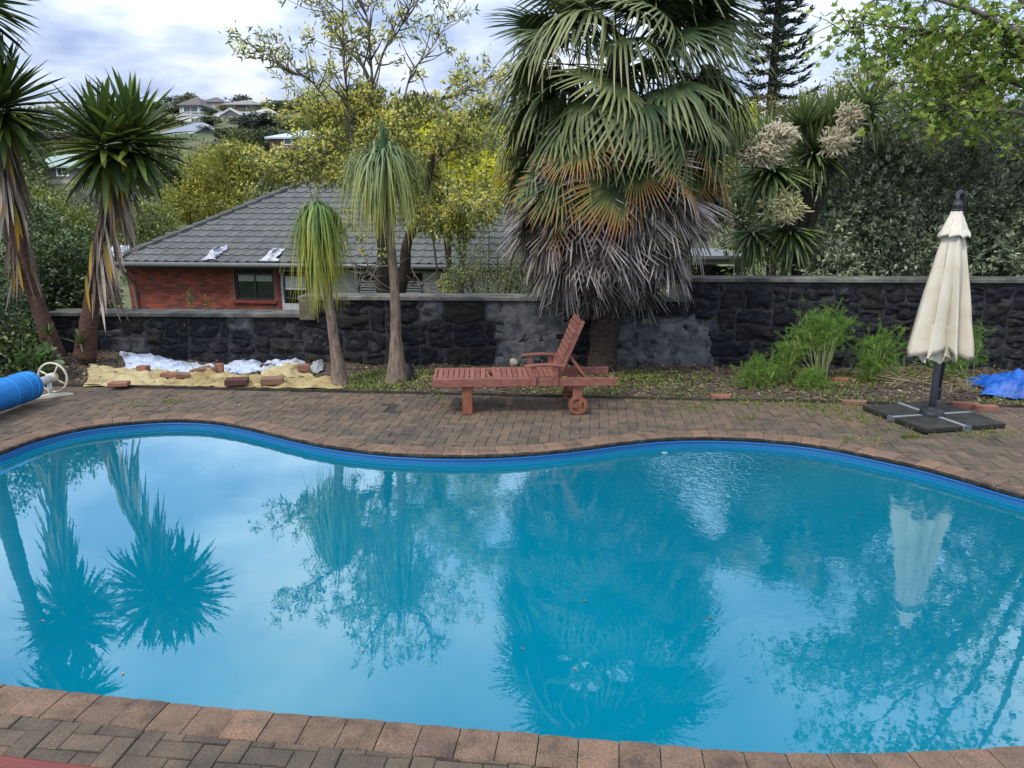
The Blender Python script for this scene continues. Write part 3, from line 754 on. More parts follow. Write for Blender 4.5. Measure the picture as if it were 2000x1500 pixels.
# white plastic sheets weighed down on the roof
def roof_hit(px, py):
    d = ray(px, py); p0 = H(0, 0, EZ + .08); t = (p0 - Vector((0, 0, CAM_H))).dot(nn_) / d.dot(nn_)
    return Vector((0, 0, CAM_H)) + d * t
for (px, py, w_, lab) in ((232, 494, .62, 'crumpled white plastic sheet on the left corner of the tiled roof'), (422, 497, .5, 'small white plastic sheet in the middle of the tiled roof above the brick wall'), (536, 499, .58, 'white plastic sheet on the tiled roof edge above the two-pane window')):
    p = roof_hit(px, py); b = MB(); n = 7; vs = []
    for j in range(n):
        for i in range(n):
            u, v = i / (n - 1) - .5, j / (n - 1) - .5
            q = p + e1 * (u * w_ * (1 - .35 * (v + .5) * (px % 3)) + .16 * v + .17 * mnoise.noise((i * .9, j * .9, px))) + sd_ * (v * .66 + .16 * mnoise.noise((i * .8, j * .7, px + 4))) + nn_ * (.02 + .13 * abs(mnoise.noise((i * .9, j * .9, px + 9))) + 1.3 * max(0, .13 - u * u - v * v))
            vs.append(q - p)
    b.add(vs, [(j * n + i, j * n + i + 1, (j + 1) * n + i + 1, (j + 1) * n + i) for j in range(n - 1) for i in range(n - 1)])
    o = link_mesh('plastic_sheet', b.mesh('plastic_sheet', M['bag'], smooth=True), None, p); so = o.modifiers.new('s', 'SOLIDIFY'); so.thickness = .006
    tag(o, lab, 'sheet', 'white plastic sheets on the tiled roof')
# shed roof seen between the palm and the cabbage tree
M['shed_wall'] = mat('shed_wall', [(.05, .04, .03), (.08, .065, .05)], .9)
p0, p1 = at(1340, 508, 17), at(1462, 508, 17)
sh = empty('shed', ((p0.x + p1.x) / 2, 17, -1.6), 'dark shed with a pale eave just behind the wall beside the palm', 'shed')
zt_ = p0.z
MB().box(((p0.x + p1.x) / 2, 17.15, zt_ - .04), (p1.x - p0.x, .3, .10)).build('fascia', mat('pale_eave', [(.28, .26, .23), (.36, .34, .3)], .7), sh)
MB().box(((p0.x + p1.x) / 2, 18.6, zt_ + .06), (p1.x - p0.x + .2, 3.4, .07)).build('roof', M['gutter'], sh)
MB().box(((p0.x + p1.x) / 2 - .1, 18.4, (zt_ - 1.7) / 2 - .1), (p1.x - p0.x - .5, 2.0, zt_ + 1.5)).build('wall', M['shed_wall'], sh)
a, b_ = at(1392, 520, 17.35), at(1432, 546, 17.35)
MB().box(((a.x + b_.x) / 2, 17.39, (a.z + b_.z) / 2 - .2), (b_.x - a.x, .04, a.z - b_.z + .4)).build('window', M['glass_dark'], sh)

# ------------------------------------------------------------------ houses on the hillside
def hm(n, c, **k):
    if n not in M: M[n] = mat(n, [tuple(x * .85 for x in c), c], .8, .6, coords='World', **k)
    return M[n]
def far_house(label, x0, x1, yb, ye, yr, Y, roof, wall, rf, wins=(), depth=9, oh=.5, gable=None, frame='white_frames', lower=None):
    a, b_ = at(x0, yb, Y), at(x1, yb, Y); ze, zr = at(x0, ye, Y).z, at(x0, yr, Y + depth / 2).z
    xc, w = (a.x + b_.x) / 2, b_.x - a.x
    r = empty('hillside_house', (xc, Y + depth / 2, a.z), label, 'house', 'houses on the far hillside')
    MB().box((xc, Y + depth / 2, (a.z - 6 + ze) / 2), (w, depth, ze - a.z + 6)).build('wall', wall, r)
    X0, X1, Y0, Y1 = a.x - oh, b_.x + oh, Y - oh, Y + depth + oh; m = MB(); th = .22
    if roof == 'hip':
        h = min(w, depth) / 2 + oh; ym = (Y0 + Y1) / 2
        i0, i1 = X0 + h * .9, X1 - h * .9
        if i0 > i1: i0 = i1 = (i0 + i1) / 2
        vs = [(X0, Y0, ze), (X1, Y0, ze), (X1, Y1, ze), (X0, Y1, ze), (i0, ym, zr), (i1, ym, zr), (X0, Y0, ze - th), (X1, Y0, ze - th), (X1, Y1, ze - th), (X0, Y1, ze - th)]
        m.add(vs, [(0, 1, 5, 4), (1, 2, 5), (2, 3, 4, 5), (3, 0, 4), (0, 6, 7, 1), (1, 7, 8, 2), (2, 8, 9, 3), (3, 9, 6, 0), (9, 8, 7, 6)])
    elif roof == 'side':       # ridge parallel to the front
        ym = (Y0 + Y1) / 2
        vs = [(X0, Y0, ze), (X1, Y0, ze), (X1, Y1, ze), (X0, Y1, ze), (X0, ym, zr), (X1, ym, zr), (X0, Y0, ze - th), (X1, Y0, ze - th), (X1, Y1, ze - th), (X0, Y1, ze - th)]
        m.add(vs, [(0, 1, 5, 4), (2, 3, 4, 5), (3, 0, 4), (1, 2, 5), (0, 6, 7, 1), (1, 7, 8, 2), (2, 8, 9, 3), (3, 9, 6, 0), (9, 8, 7, 6)])
    elif roof == 'flat':
        m.box((xc, Y + depth / 2, ze + .12), (X1 - X0, Y1 - Y0, .24))
    m.build('roof', rf, r)
    if gable:                  # a gable facing the camera: x0, x1, apex, eave in pixels
        gx0, gx1, gy, ge = gable; A, B, T = at(gx0, ge, Y - 1.2), at(gx1, ge, Y - 1.2), at((gx0 + gx1) / 2, gy, Y - 1.2)
        g = MB().add([A, B, T, A + Vector((0, depth * .6, 0)), B + Vector((0, depth * .6, 0)), T + Vector((0, depth * .6, 0))], [(0, 1, 2), (0, 2, 5, 3), (1, 4, 5, 2), (0, 3, 4, 1)]).build('gable', hm('slate_cladding', (.10, .11, .13)), r)
        MB().beam(A + Vector((-.4, -.1, -.1)), T + Vector((0, -.1, .12)), .2, .38).beam(B + Vector((.4, -.104, -.1)), T + Vector((0, -.104, .12)), .2, .38).build('barge_board', M['white'], g)
        MB().add([p + Vector((0, dy, .2)) for p in (A, T, B) for dy in (-.3, depth * .6)], [(0, 2, 3, 1), (2, 4, 5, 3)]).build('gable_roof', rf, g)
        MB().box(((A.x + B.x) / 2, Y - 1.1 + .5, (A.z + a.z - 6) / 2), (B.x - A.x - .6, 1.0, A.z - a.z + 6)).build('front_wall', wall, r)
    fy = Y - (1.1 if gable else 0)
    for wx0, wy0, wx1, wy1 in wins:
        a_, c_ = at(wx0, wy1, fy), at(wx1, wy0, fy)
        f = MB().box(((a_.x + c_.x) / 2, fy - .03, (a_.z + c_.z) / 2), (c_.x - a_.x + .3, .1, c_.z - a_.z + .3)).build('window', M['white'], r)
        n = 2 if c_.x - a_.x > 1.2 else 1
        for k in range(n):
            q0, q1 = a_.x + (c_.x - a_.x) * k / n + .05, a_.x + (c_.x - a_.x) * (k + 1) / n - .05
            MB().box(((q0 + q1) / 2, fy - .07, (a_.z + c_.z) / 2), (q1 - q0, .06, c_.z - a_.z)).build('pane', M['glass_far'], f)
    if lower:
        A, B = at(lower[0], lower[3], Y - .1), at(lower[2], lower[1], Y - .1)
        MB().box(((A.x + B.x) / 2, Y - .1, (A.z + B.z) / 2), (B.x - A.x, .3, B.z - A.z)).build('lower_wall', lower[4], r)
    return r
M['glass_far'] = mat('far_glass', [(.05, .07, .08), (.09, .11, .12)], .15, 2, spec=.6)
far_house('small hillside house with a pale green metal roof at the left behind the yuccas', 86, 156, 372, 325, 301, 104, 'side', hm('grey_cladding', (.16, .155, .15)), hm('pale_green_roof', (.23, .29, .25)), [(113, 328, 131, 342)], depth=8, lower=(92, 351, 156, 380, hm('beige_wall', (.40, .35, .28))))
far_house('pale carport wing beside the green roofed hillside house', 158, 186, 380, 324, 318, 105, 'flat', hm('beige_wall', (.40, .35, .28)), hm('white_roof', (.6, .6, .58)), [(161, 345, 176, 358)], depth=6, oh=.2)
far_house('hillside house with blue grey roof and dark gable above the yellow green tree', 322, 428, 288, 261, 239, 150, 'hip', hm('cream_wall', (.58, .56, .50)), hm('blue_grey_roof', (.20, .215, .26)), [(335, 262, 350, 270), (361, 262, 374, 270), (388, 262, 420, 274)], depth=10, gable=(374, 432, 247, 261))
far_house('white upper storey block standing behind the blue grey roofed house', 346, 399, 262, 226, 222, 172, 'flat', hm('white_render', (.62, .61, .58)), hm('pale_flat_roof', (.5, .5, .48)), [(374, 231, 388, 240)], depth=7, oh=.1)
far_house('tall hillside house with a brown roof and wide blue window', 352, 392, 232, 205, 190, 195, 'hip', hm('pale_blue_wall', (.42, .48, .52)), hm('brown_roof', (.10, .085, .08)), [(359, 208, 386, 218)], depth=10)
far_house('grey roofed gable house in the middle of the hillside', 422, 478, 244, 226, 218, 185, 'side', hm('dim_cream_wall', (.45, .42, .38)), hm('grey_roof', (.22, .22, .215)), [(425, 231, 433, 240), (450, 229, 462, 236)], depth=9, gable=(428, 472, 213, 226))
far_house('long low house with a brown grey roof on the hill crest', 432, 512, 216, 204, 196, 232, 'hip', hm('dark_brown_wall', (.12, .10, .09)), hm('brown_grey_roof', (.20, .185, .17)), [(482, 205, 496, 212), (500, 205, 510, 212), (446, 205, 458, 210)], depth=11)
far_house('crest house with a pointed dark roof left of the long low house', 393, 432, 206, 199, 190, 240, 'hip', hm('dim_cream_wall', (.45, .42, .38)), hm('brown_roof', (.10, .085, .08)), [], depth=10)
far_house('pale sloping roofed house right of the grey gable house', 482, 540, 240, 224, 211, 190, 'hip', hm('dim_cream_wall', (.45, .42, .38)), hm('taupe_roof', (.34, .31, .28)), [], depth=10)
far_house('low house with a pale blue metal roof behind the flowering tree', 528, 650, 300, 268, 255, 108, 'hip', hm('brown_brick', (.17, .10, .075)), hm('pale_blue_roof', (.42, .50, .60)), [(556, 269, 570, 281), (584, 268, 606, 274)], depth=8)
far_house('small white house with a dark garage roof high on the right of the hill', 570, 606, 242, 228, 222, 188, 'side', hm('white_render', (.62, .61, .58)), hm('slate_roof', (.13, .14, .16)), [(576, 229, 583, 235)], depth=7)
far_house('pale house half hidden behind the yucca heads', 92, 132, 262, 226, 214, 168, 'side', hm('white_render', (.62, .61, .58)), hm('blue_grey_roof', (.20, .215, .26)), [(100, 230, 118, 242)], depth=8)

# ------------------------------------------------------------------ sun lounger
M['redpaint'] = mat('faded_red_paint', [(.085, .03, .022), (.16, .056, .038), (.205, .077, .052), (.25, .108, .076)], .6, 5, nz=.9, objr=.35, bump=.25, bscale=40, stretch=(2, 6, 6), second=((.20, .12, .08), 9, .60, .1, .5))
M['orangewood'] = mat('worn_orange_timber', [(.11, .04, .02), (.19, .066, .032), (.25, .10, .052)], .6, 5, nz=.9, bump=.25, stretch=(5, 5, 1))
M['darkmetal'] = mat('dark_bolt', [(.03, .02, .018)], .5, metal=.6)
lp = gp(845, 757, .33)
lounger = empty('sun_lounger', (lp.x, lp.y, 0), 'faded red slatted wooden sun lounger with its back raised beside the pool', 'sun lounger', rz=rad(2.5))
LW = .63
for y in (.0175, LW - .0175):
    part(MB().box((1.05, y, .378), (2.1, .035, .098)), 'side_rail', M['redpaint'], lounger, bevel=.006)
part(MB().box((.02, LW / 2, .378), (.035, LW - .074, .09)), 'end_rail', M['redpaint'], lounger, bevel=.005)
sm = MB().box((0, 0, 0), (.052, LW - .078, .018)).mesh('slat', M['redpaint'])
for k in range(22):
    x = .075 + k * .062
    if x > 1.43: break
    o = link_mesh('slat', sm, lounger, (x, LW / 2, .411 + random.uniform(-.002, .002)))
    o.rotation_euler = (0, 0, random.uniform(-.01, .01))
    if k == 9: o.location.z -= .035; o.rotation_euler = (.07, .1, .13)
    if k == 10: o.location.x += .012; o.rotation_euler = (0, .05, .05)
for y in (.06, LW - .06):
    part(MB().box((.72, y, .388), (1.36, .03, .03)), 'slat_bearer', M['redpaint'], lounger)
for y, m in ((.065, 'orangewood'), (LW - .065, 'redpaint')):
    part(MB().box((.39, y, .166), (.115, .048, .332)), 'leg', M[m], lounger, bevel=.006)
part(MB().box((.39, LW / 2, .27), (.03, LW - .18, .06)), 'stretcher', M['redpaint'], lounger)
for y in (.06, LW - .06):
    part(MB().box((1.655, y, .235), (.11, .045, .19)), 'rear_leg', M['redpaint'], lounger, bevel=.005)
part(MB().tube([(1.655, -.02, .108), (1.655, LW + .02, .108)], .012, 8), 'axle', M['darkmetal'], lounger)
def wheel_mesh():
    b = MB(); bands = [.0, .016, .045, .072, .108]; n = 48
    for bi in range(4):
        for k in range(n):
            ang = k / n
            if bi == 2 and (ang * 3) % 1 < .60: continue
            a0, a1 = 2 * math.pi * k / n, 2 * math.pi * (k + 1) / n
            r0, r1 = bands[bi], bands[bi + 1]
            q = [(r0 * math.cos(a0), r0 * math.sin(a0)), (r1 * math.cos(a0), r1 * math.sin(a0)), (r1 * math.cos(a1), r1 * math.sin(a1)), (r0 * math.cos(a1), r0 * math.sin(a1))]
            if r0 == 0: q = q[1:] if False else [q[0], q[1], q[2]]
            b.add([(p[0], -.016, p[1]) for p in q] + [(p[0], .016, p[1]) for p in q],
                  [tuple(range(len(q))), tuple(range(2 * len(q) - 1, len(q) - 1, -1))] + [(i, (i + 1) % len(q), len(q) + (i + 1) % len(q), len(q) + i) for i in range(len(q)) if (bi in (2,) or (i == 1 and bi == 3) or (bi == 1 and i == 1) or (bi == 3 and i == 3))])
    return b
wm = wheel_mesh().mesh('wheel', M['orangewood'])
for y in (-.008, LW + .008):
    w_ = link_mesh('wheel', wm, lounger, (1.655, y, .108)); w_.rotation_euler = (0, .7, 0)
    part(MB().tube([(0, -.026, 0), (0, .026, 0)], .02, 10), 'hub', M['redpaint'], w_)
# raised back
ba = rad(23); bd = Vector((math.sin(ba), 0, math.cos(ba))); bn = Vector((-math.cos(ba), 0, math.sin(ba))); b0 = Vector((1.43, 0, .425))
for y in (.075, LW - .075):
    p = b0 + Vector((0, y, 0)); part(MB().beam(p, p + bd * .70, .035, .058, up=tuple(bn)), 'back_rail', M['redpaint'], lounger, bevel=.005)
for k in range(11):
    p = b0 + bd * (.04 + k * .064) + bn * .038
    part(MB().beam(p + Vector((0, .05, 0)), p + Vector((0, LW - .05, 0)), .052, .018, up=tuple(bn)), 'back_slat', M['redpaint'], lounger)
for y in (.115, LW - .115):
    p = b0 + bd * .27 - bn * .03 + Vector((0, y, 0)); part(MB().beam(p, (1.76, y, .40), .03, .03), 'back_strut', M['orangewood'], lounger, bevel=.004)
part(MB().box((1.77, LW / 2, .365), (.03, LW - .08, .045)), 'notched_bar', M['redpaint'], lounger)
for s, y in ((-1, -.02), (1, LW + .02)):
    b = MB(); ns = 8; vs = []
    for i in range(ns + 1):
        t = i / ns; x = 1.04 + .46 * t; z = .572 + .022 * math.sin(t * math.pi * .9 + .1) - .006
        w = .036 - .008 * (1 - t) ** 2
        vs += [(x, y - w, z - .011), (x, y + w, z - .011), (x, y + w, z + .011), (x, y - w, z + .011)]
    b.add(vs, [(i * 4 + a, i * 4 + (a + 1) % 4, (i + 1) * 4 + (a + 1) % 4, (i + 1) * 4 + a) for i in range(ns) for a in range(4)] + [(3, 2, 1, 0), tuple(ns * 4 + a for a in range(4))])
    arm = part(b, 'armrest', M['redpaint'], lounger, bevel=.004)
    for x in (1.145, 1.395):
        part(MB().box((x, y + (.0 if s < 0 else 0), .455), (.055, .03, .235)), 'arm_post', M['redpaint'], arm, bevel=.004)
# pale stone lying on the bed behind the lounger
def pebble(name, p, r, m, label, cat, seed=0):
    b = bmesh.new(); bmesh.ops.create_icosphere(b, subdivisions=3, radius=1)
    for v in b.verts:
        n = v.co.normalized(); k = 1 + .28 * mnoise.noise(n * 1.3 + Vector((seed, 2, 5))) + .08 * mnoise.noise(n * 4 + Vector((seed, 0, 1)))
        v.co = Vector((n.x * r[0], n.y * r[1], n.z * r[2])) * k
    me = bpy.data.meshes.new(name); b.to_mesh(me); b.free(); me.materials.append(m); me.polygons.foreach_set('use_smooth', [True] * len(me.polygons))
    return tag(link_mesh(name, me, None, p), label, cat)

# ------------------------------------------------------------------ closed cantilever parasol
M['canvas'] = mat('cream_canvas', [(.40, .35, .26), (.53, .48, .375), (.60, .555, .455)], .85, 2.5, nz=.8, bump=.12, bscale=200, second=((.42, .36, .24), 4, .58, .2, .5))
M['greymetal'] = mat('grey_metal', [(.11, .12, .14), (.15, .165, .19)], .4, 8, metal=.3, spec=.5)
M['blackplastic'] = mat('black_plastic', [(.012, .013, .015), (.022, .024, .027)], .5, 8)
M['slabmat'] = mat('black_base_slab', [(.010, .010, .009), (.022, .021, .018), (.045, .042, .032)], .75, 6, bump=.3, bscale=80, coords='World')
M['silver'] = mat('silver_bar', [(.42, .44, .46), (.55, .57, .58)], .35, 8, metal=.6)
pc = gp(1821, 803, .05)
A_, B_, C_, D_ = gp(1733, 812, .07), gp(1904, 801, .07), gp(1756, 783, .07), gp(1891, 835, .07)
ang = math.atan2(B_.y - A_.y, B_.x - A_.x)
pc = Vector(((A_.x + B_.x + C_.x + D_.x) / 4, (A_.y + B_.y + C_.y + D_.y) / 4, 0))
parasol = empty('parasol', (pc.x, pc.y, 0), 'closed cream canvas parasol on a grey pole with black base slabs', 'parasol')
bl = .52; v1, v2 = Vector((math.cos(ang), math.sin(ang), 0)), Vector((-math.sin(ang), math.cos(ang), 0))
def bar(d, z):
    b = MB(); b.beam(d * -bl + Vector((0, 0, z)), d * bl + Vector((0, 0, z)), .045, .05); return b
for d, z in ((v1, .035), (v2, .037)):
    o = part(bar(d, z), 'base_bar', M['silver'], parasol)
    for s in (-1, 1): part(MB().beam(d * (s * bl), d * (s * (bl + .02)) + Vector((0, 0, 0.0)), .06, .062).box((0, 0, -5), (.001, .001, .001)) if False else MB().beam(d * (s * (bl - .005)) + Vector((0, 0, .036)), d * (s * (bl + .025)) + Vector((0, 0, .036)), .06, .066), 'end_cap', M['greymetal'], o)
RA = Matrix.Rotation(ang, 3, 'Z')
for sx in (-1, 1):
    for sy in (-1, 1):
        c = v1 * (sx * .268) + v2 * (sy * .268)
        part(MB().box((c.x, c.y, .035), (.47, .47, .052), RA), 'base_slab', M['slabmat'], parasol, bevel=.008)
part(MB().lathe([(.13, .058), (.13, .075), (.115, .11), (.085, .125), (.075, .15), (.045, .155)], (0, 0, 0), 28), 'base_collar', M['blackplastic'], parasol, smooth=False)
part(MB().tube([(0, 0, .10), (0, 0, 2.40)], [.038, .032], 16), 'pole', M['greymetal'], parasol, smooth=True)
arm = part(MB().tube([(.085, .10, .26), (.10, .09, .6), (.115, .06, 1.5), (.055, .03, 2.30)], [.036, .036, .03, .028], 10), 'folded_arm', M['blackplastic'], parasol, smooth=True)
part(MB().lathe([(.03, .20), (.05, .22), (.05, .32), (.037, .34)], (.085, .10, 0), 16), 'arm_foot', M['blackplastic'], arm)
# hooked top
hk = [(.02, 0, 2.28), (.045, .0, 2.38), (.035, -.01, 2.45), (-.005, -.03, 2.475), (-.045, -.06, 2.45), (-.058, -.09, 2.40), (-.06, -.10, 2.36)]
part(MB().tube(hk, [.042, .042, .036, .03, .026, .022, .02], 10), 'hook', M['blackplastic'], parasol, smooth=True)
ax = Vector((-.055, -.10, 0))
part(MB().lathe([(.05, 2.27), (.058, 2.29), (.05, 2.30), (.05, 2.345), (.032, 2.375), (.012, 2.39)], ax, 20), 'crown_cap', M['blackplastic'], parasol)
def folded(z0, z1, r0, r1, npl, depth, jag, seed, nz_=26, power=1.0, nth=144):
    b = MB(); vs = []
    rs = random.Random(seed); ph = [rs.uniform(-.22, .22) for _ in range(npl)]; dp = [rs.uniform(.6, 1.25) for _ in range(npl)]; hz = [rs.uniform(-1, 1) for _ in range(npl)]
    for j in range(nz_):
        t = j / (nz_ - 1)
        for i in range(nth):
            th = 2 * math.pi * i / nth
            q = th / (2 * math.pi) * npl; k = int(q) % npl; f = q - int(q)
            f = min(max(f + ph[k] * math.sin(f * math.pi) * .8, 0), 1)
            tri = 1 - abs(2 * f - 1)                     # 0 at the rib, 1 mid panel
            fold = (tri ** .65) * depth * dp[k] * min(1, .25 + t * 1.1)
            R = r0 + (r1 - r0) * t ** power
            wr = .010 * mnoise.noise((math.cos(th) * 3, math.sin(th) * 3, t * 5 + seed)) * (0.3 + t)
            r = R * (1 - fold) + wr
            tw = th + .22 * dp[k] * tri * min(1, t * 2)   # pleats lean to one side
            z = z0 + (z1 - z0) * t - (jag * t ** 4 * (.5 + .5 * hz[k] - .7 * tri))
            vs.append((ax.x + r * math.cos(tw), ax.y + r * math.sin(tw), z))
    b.add(vs, [(j * nth + i, (j + 1) * nth + i, (j + 1) * nth + (i + 1) % nth, j * nth + (i + 1) % nth) for j in range(nz_ - 1) for i in range(nth)])
    return b
cano = part(folded(2.10, .80, .088, .345, 8, .60, .10, 3, power=.9, nth=200), 'canopy', M['canvas'], parasol, smooth=True)
so = cano.modifiers.new('s', 'SOLIDIFY'); so.thickness = .006
inner = part(folded(1.1, .70, .16, .20, 7, .3, -.09, 8, nz_=12), 'inner_fold', M['canvas'], cano, smooth=True)
vent = part(folded(2.285, 2.03, .052, .165, 8, .16, .03, 12, nz_=14, power=1.15), 'vent_cap', M['canvas'], parasol, smooth=True)
so = vent.modifiers.new('s', 'SOLIDIFY'); so.thickness = .006

# ------------------------------------------------------------------ pool cover reel
M['cover'] = mat('blue_pool_cover', [(.004, .10, .32), (.007, .145, .41), (.012, .185, .47)], .5, 3, nz=.8, bump=.25, bscale=25, stretch=(6, 1, 6))
M['pvc'] = mat('white_pvc', [(.55, .56, .55), (.68, .69, .68)], .4, 6)
M['cream_plastic'] = mat('aged_cream_plastic', [(.40, .36, .25), (.55, .51, .39)], .5, 6)
rz_ = .235; r1_ = gp(101, 738, rz_); r0_ = gp(0, 772, rz_)
rdir = (r1_ - r0_).normalized()
reel = empty('pool_cover_reel', (r1_.x, r1_.y, 0), 'white pool cover reel with hand wheel, wound with a blue cover at the left edge', 'reel')
P = lambda s, z=rz_: r1_ - rdir * s + Vector((0, 0, z - rz_))
MB().tube([P(0), P(5.2)], .05, 16).build('tube', M['pvc'], reel, smooth=True)
b = MB(); n = 40; ss = np.linspace(.42, 4.9, 40); vs = []
sidev = Vector((-rdir.y, rdir.x, 0)).normalized()
for s in ss:
    for k in range(n):
        a = 2 * math.pi * k / n; rr_ = .172 + .008 * (k / n) + .006 * mnoise.noise((s * 1.2, math.cos(a) * 1.5, math.sin(a) * 1.5))
        vs.append(P(s) + (sidev * math.cos(a) + Vector((0, 0, math.sin(a)))) * rr_)
b.add(vs, [(i * n + k, i * n + (k + 1) % n, (i + 1) * n + (k + 1) % n, (i + 1) * n + k) for i in range(len(ss) - 1) for k in range(n)])
c0 = len(b.v); b.add([P(.42 + .012)] + [vs[k] for k in range(n)], [(0, 1 + (k + 1) % n, 1 + k) for k in range(n)])
b.add([P(4.9 - .012)] + [vs[(len(ss) - 1) * n + k] for k in range(n)], [(0, 1 + k, 1 + (k + 1) % n) for k in range(n)])
b.build('cover', M['cover'], reel, smooth=True)
b = MB()
for s in (.5, .62, .85):        # loose edges of the wound layers
    rr = [P(s) + (sidev * math.cos(a) + Vector((0, 0, math.sin(a)))) * (.181 if s > .5 else .178) for a in np.linspace(0, 2 * math.pi, 41)]
    b.tube(rr, .004, 5, caps=False)
b.build('cover_seam', mat('pale_blue_seam', [(.03, .33, .68)], .5), reel)
wc = P(-.02); b = MB()
rr = [wc + (sidev * math.cos(a) + Vector((0, 0, math.sin(a)))) * .185 for a in np.linspace(0, 2 * math.pi, 49)]
wh = MB().tube(rr, .014, 8, caps=False).build('hand_wheel', M['cream_plastic'], reel, smooth=True)
for k in range(4):
    a = k * math.pi / 2 + .5
    MB().tube([wc, wc + (sidev * math.cos(a) + Vector((0, 0, math.sin(a)))) * .18], .011, 6).build('spoke', M['cream_plastic'], wh, smooth=True)
MB().tube([P(.05), P(-.05)], .062, 16).build('hub', M['cream_plastic'], wh, smooth=True)
MB().tube([P(.06), P(.06, .02)], .026, 10).build('stand_post', M['pvc'], reel, smooth=True)
f0 = P(.06, 0); fd = (gp(150, 767) - gp(85, 776)).normalized(); fd.z = 0
b = MB(); vs = []
for t, w, h in ((-.22, .03, .012), (-.17, .038, .03), (0, .042, .05), (.17, .038, .034), (.25, .03, .014)):
    c = f0 + fd * t; sdv = Vector((-fd.y, fd.x, 0))
    vs += [c - sdv * w, c + sdv * w, c + sdv * w * .7 + Vector((0, 0, h)), c - sdv * w * .7 + Vector((0, 0, h))]
b.add(vs, [(i * 4 + a, i * 4 + (a + 1) % 4, (i + 1) * 4 + (a + 1) % 4, (i + 1) * 4 + a) for i in range(4) for a in range(4)] + [(3, 2, 1, 0), (16, 17, 18, 19)])
b.build('foot', M['cream_plastic'], reel, bevel=.006)

# ------------------------------------------------------------------ sheets, sacks and loose bricks on the bed
def drape(name, corners, m, label, cat, amp=.03, n=(44, 24), seed=0, smooth=True, lift=.012, rag=.05, group=None, bulge=0):
    """a crumpled sheet lying on the ground inside four pixel corners"""
    c = [gp(*p) for p in corners]; nu, nv = n; vs = []; hess = name == 'sack_sheet'
    for j in range(nv):
        for i in range(nu):
            u, v = i / (nu - 1), j / (nv - 1)
            p = (c[0] * (1 - u) + c[1] * u) * (1 - v) + (c[3] * (1 - u) + c[2] * u) * v
            e = min(u, 1 - u, v, 1 - v)
            q = Vector((mnoise.noise((p.x * 3, p.y * 3, seed)), mnoise.noise((p.x * 3, p.y * 3, seed + 7)), 0)) * rag * (1.6 if e < .05 else .5)
            p = p + q
            cr = 1.1 * abs(mnoise.noise((p.x * 4 + seed, p.y * 6, .3))) ** .8 + .8 * (1 - 2 * abs(mnoise.noise((p.x * 9, p.y * 8 + seed, 2.3)))) * .6 + .4 * abs(mnoise.noise((p.x * 19, p.y * 17 + seed, 5.3)))
            if hess: cr = .25 * cr + 1.6 * max(0, 1 - 5 * abs(mnoise.noise((p.x * 2.6 + seed * 3, p.y * 3.4, 4.1)))) + .9 * max(0, 1 - 6 * abs(mnoise.noise((p.x * 4.6 + seed * 5, p.y * 5.4, 8.1))))
            z = max(bz(p.x, p.y), .0) + lift + amp * cr * (.3 + .7 * min(1, e * 6)) + bulge * max(0, 1 - ((u - .5) ** 2 + (v - .5) ** 2) * 4)
            vs.append((p.x, p.y, z))
    ctr = Vector((sum(v[0] for v in vs) / len(vs), sum(v[1] for v in vs) / len(vs), 0))
    b = MB().add([Vector(v) - ctr for v in vs], [(j * nu + i, j * nu + i + 1, (j + 1) * nu + i + 1, (j + 1) * nu + i) for j in range(nv - 1) for i in range(nu - 1)])
    o = link_mesh(name, b.mesh(name, m, smooth=smooth), None, ctr); so = o.modifiers.new('s', 'SOLIDIFY'); so.thickness = .006
    return tag(o, label, cat, group)
M['sack'] = mat('yellow_hessian', [(.20, .145, .055), (.32, .24, .105), (.41, .325, .165)], .9, 5, nz=.9, bump=.6, bscale=90, coords='World', second=((.12, .08, .035), 6, .54, .12, .65))
M['sack_b'] = mat('pale_hessian', [(.24, .18, .08), (.37, .30, .15), (.46, .39, .22)], .9, 4, nz=1.0, bump=.6, bscale=90, coords='World', second=((.14, .10, .045), 5, .55, .12, .6))
M['plastic'] = mat('white_plastic', [(.26, .31, .38), (.40, .44, .50), (.50, .52, .56)], .4, 6, bump=1, bscale=16, coords='World', second=((.16, .30, .50), 4, .58, .06, .55))
drape('sack_sheet', [(162, 757), (372, 757), (345, 733), (180, 733)], M['sack_b'], 'yellow hessian sheet nearest the pool reel with one thin brick on it', 'sheet', .034, seed=1, bulge=.01)
drape('sack_sheet', [(300, 757), (498, 759), (480, 738), (290, 738)], M['sack'], 'creased yellow hessian sheet in the middle below the white plastic', 'sheet', .04, seed=2, lift=.02)
drape('sack_sheet', [(428, 760), (680, 762), (668, 748), (420, 738)], M['sack'], 'long yellow hessian sheet reaching to the smaller ponytail palm', 'sheet', .032, seed=3, bulge=.01)
drape('sack_sheet', [(510, 748), (612, 744), (590, 724), (520, 726)], M['sack_b'], 'small yellow hessian piece heaped up behind the two large bricks', 'sheet', .035, seed=4, bulge=.05)
drape('plastic_sheet', [(252, 736), (405, 738), (388, 716), (246, 714)], M['plastic'], 'left white plastic sheet by the low dark wall', 'sheet', 0.058, (30, 16), seed=5, smooth=False, bulge=0.023, rag=.12)
drape('plastic_sheet', [(352, 740), (452, 738), (440, 718), (340, 718)], M['plastic'], 'crumpled white plastic sheet beside the split bricks', 'sheet', 0.048, (30, 16), seed=6, smooth=False, bulge=0.013, rag=.12)
drape('plastic_sheet', [(440, 734), (520, 734), (516, 710), (444, 708)], M['plastic'], 'flat white plastic sack with pale blue print', 'sheet', 0.034, (30, 16), seed=7, smooth=False, bulge=0.036, rag=.12)
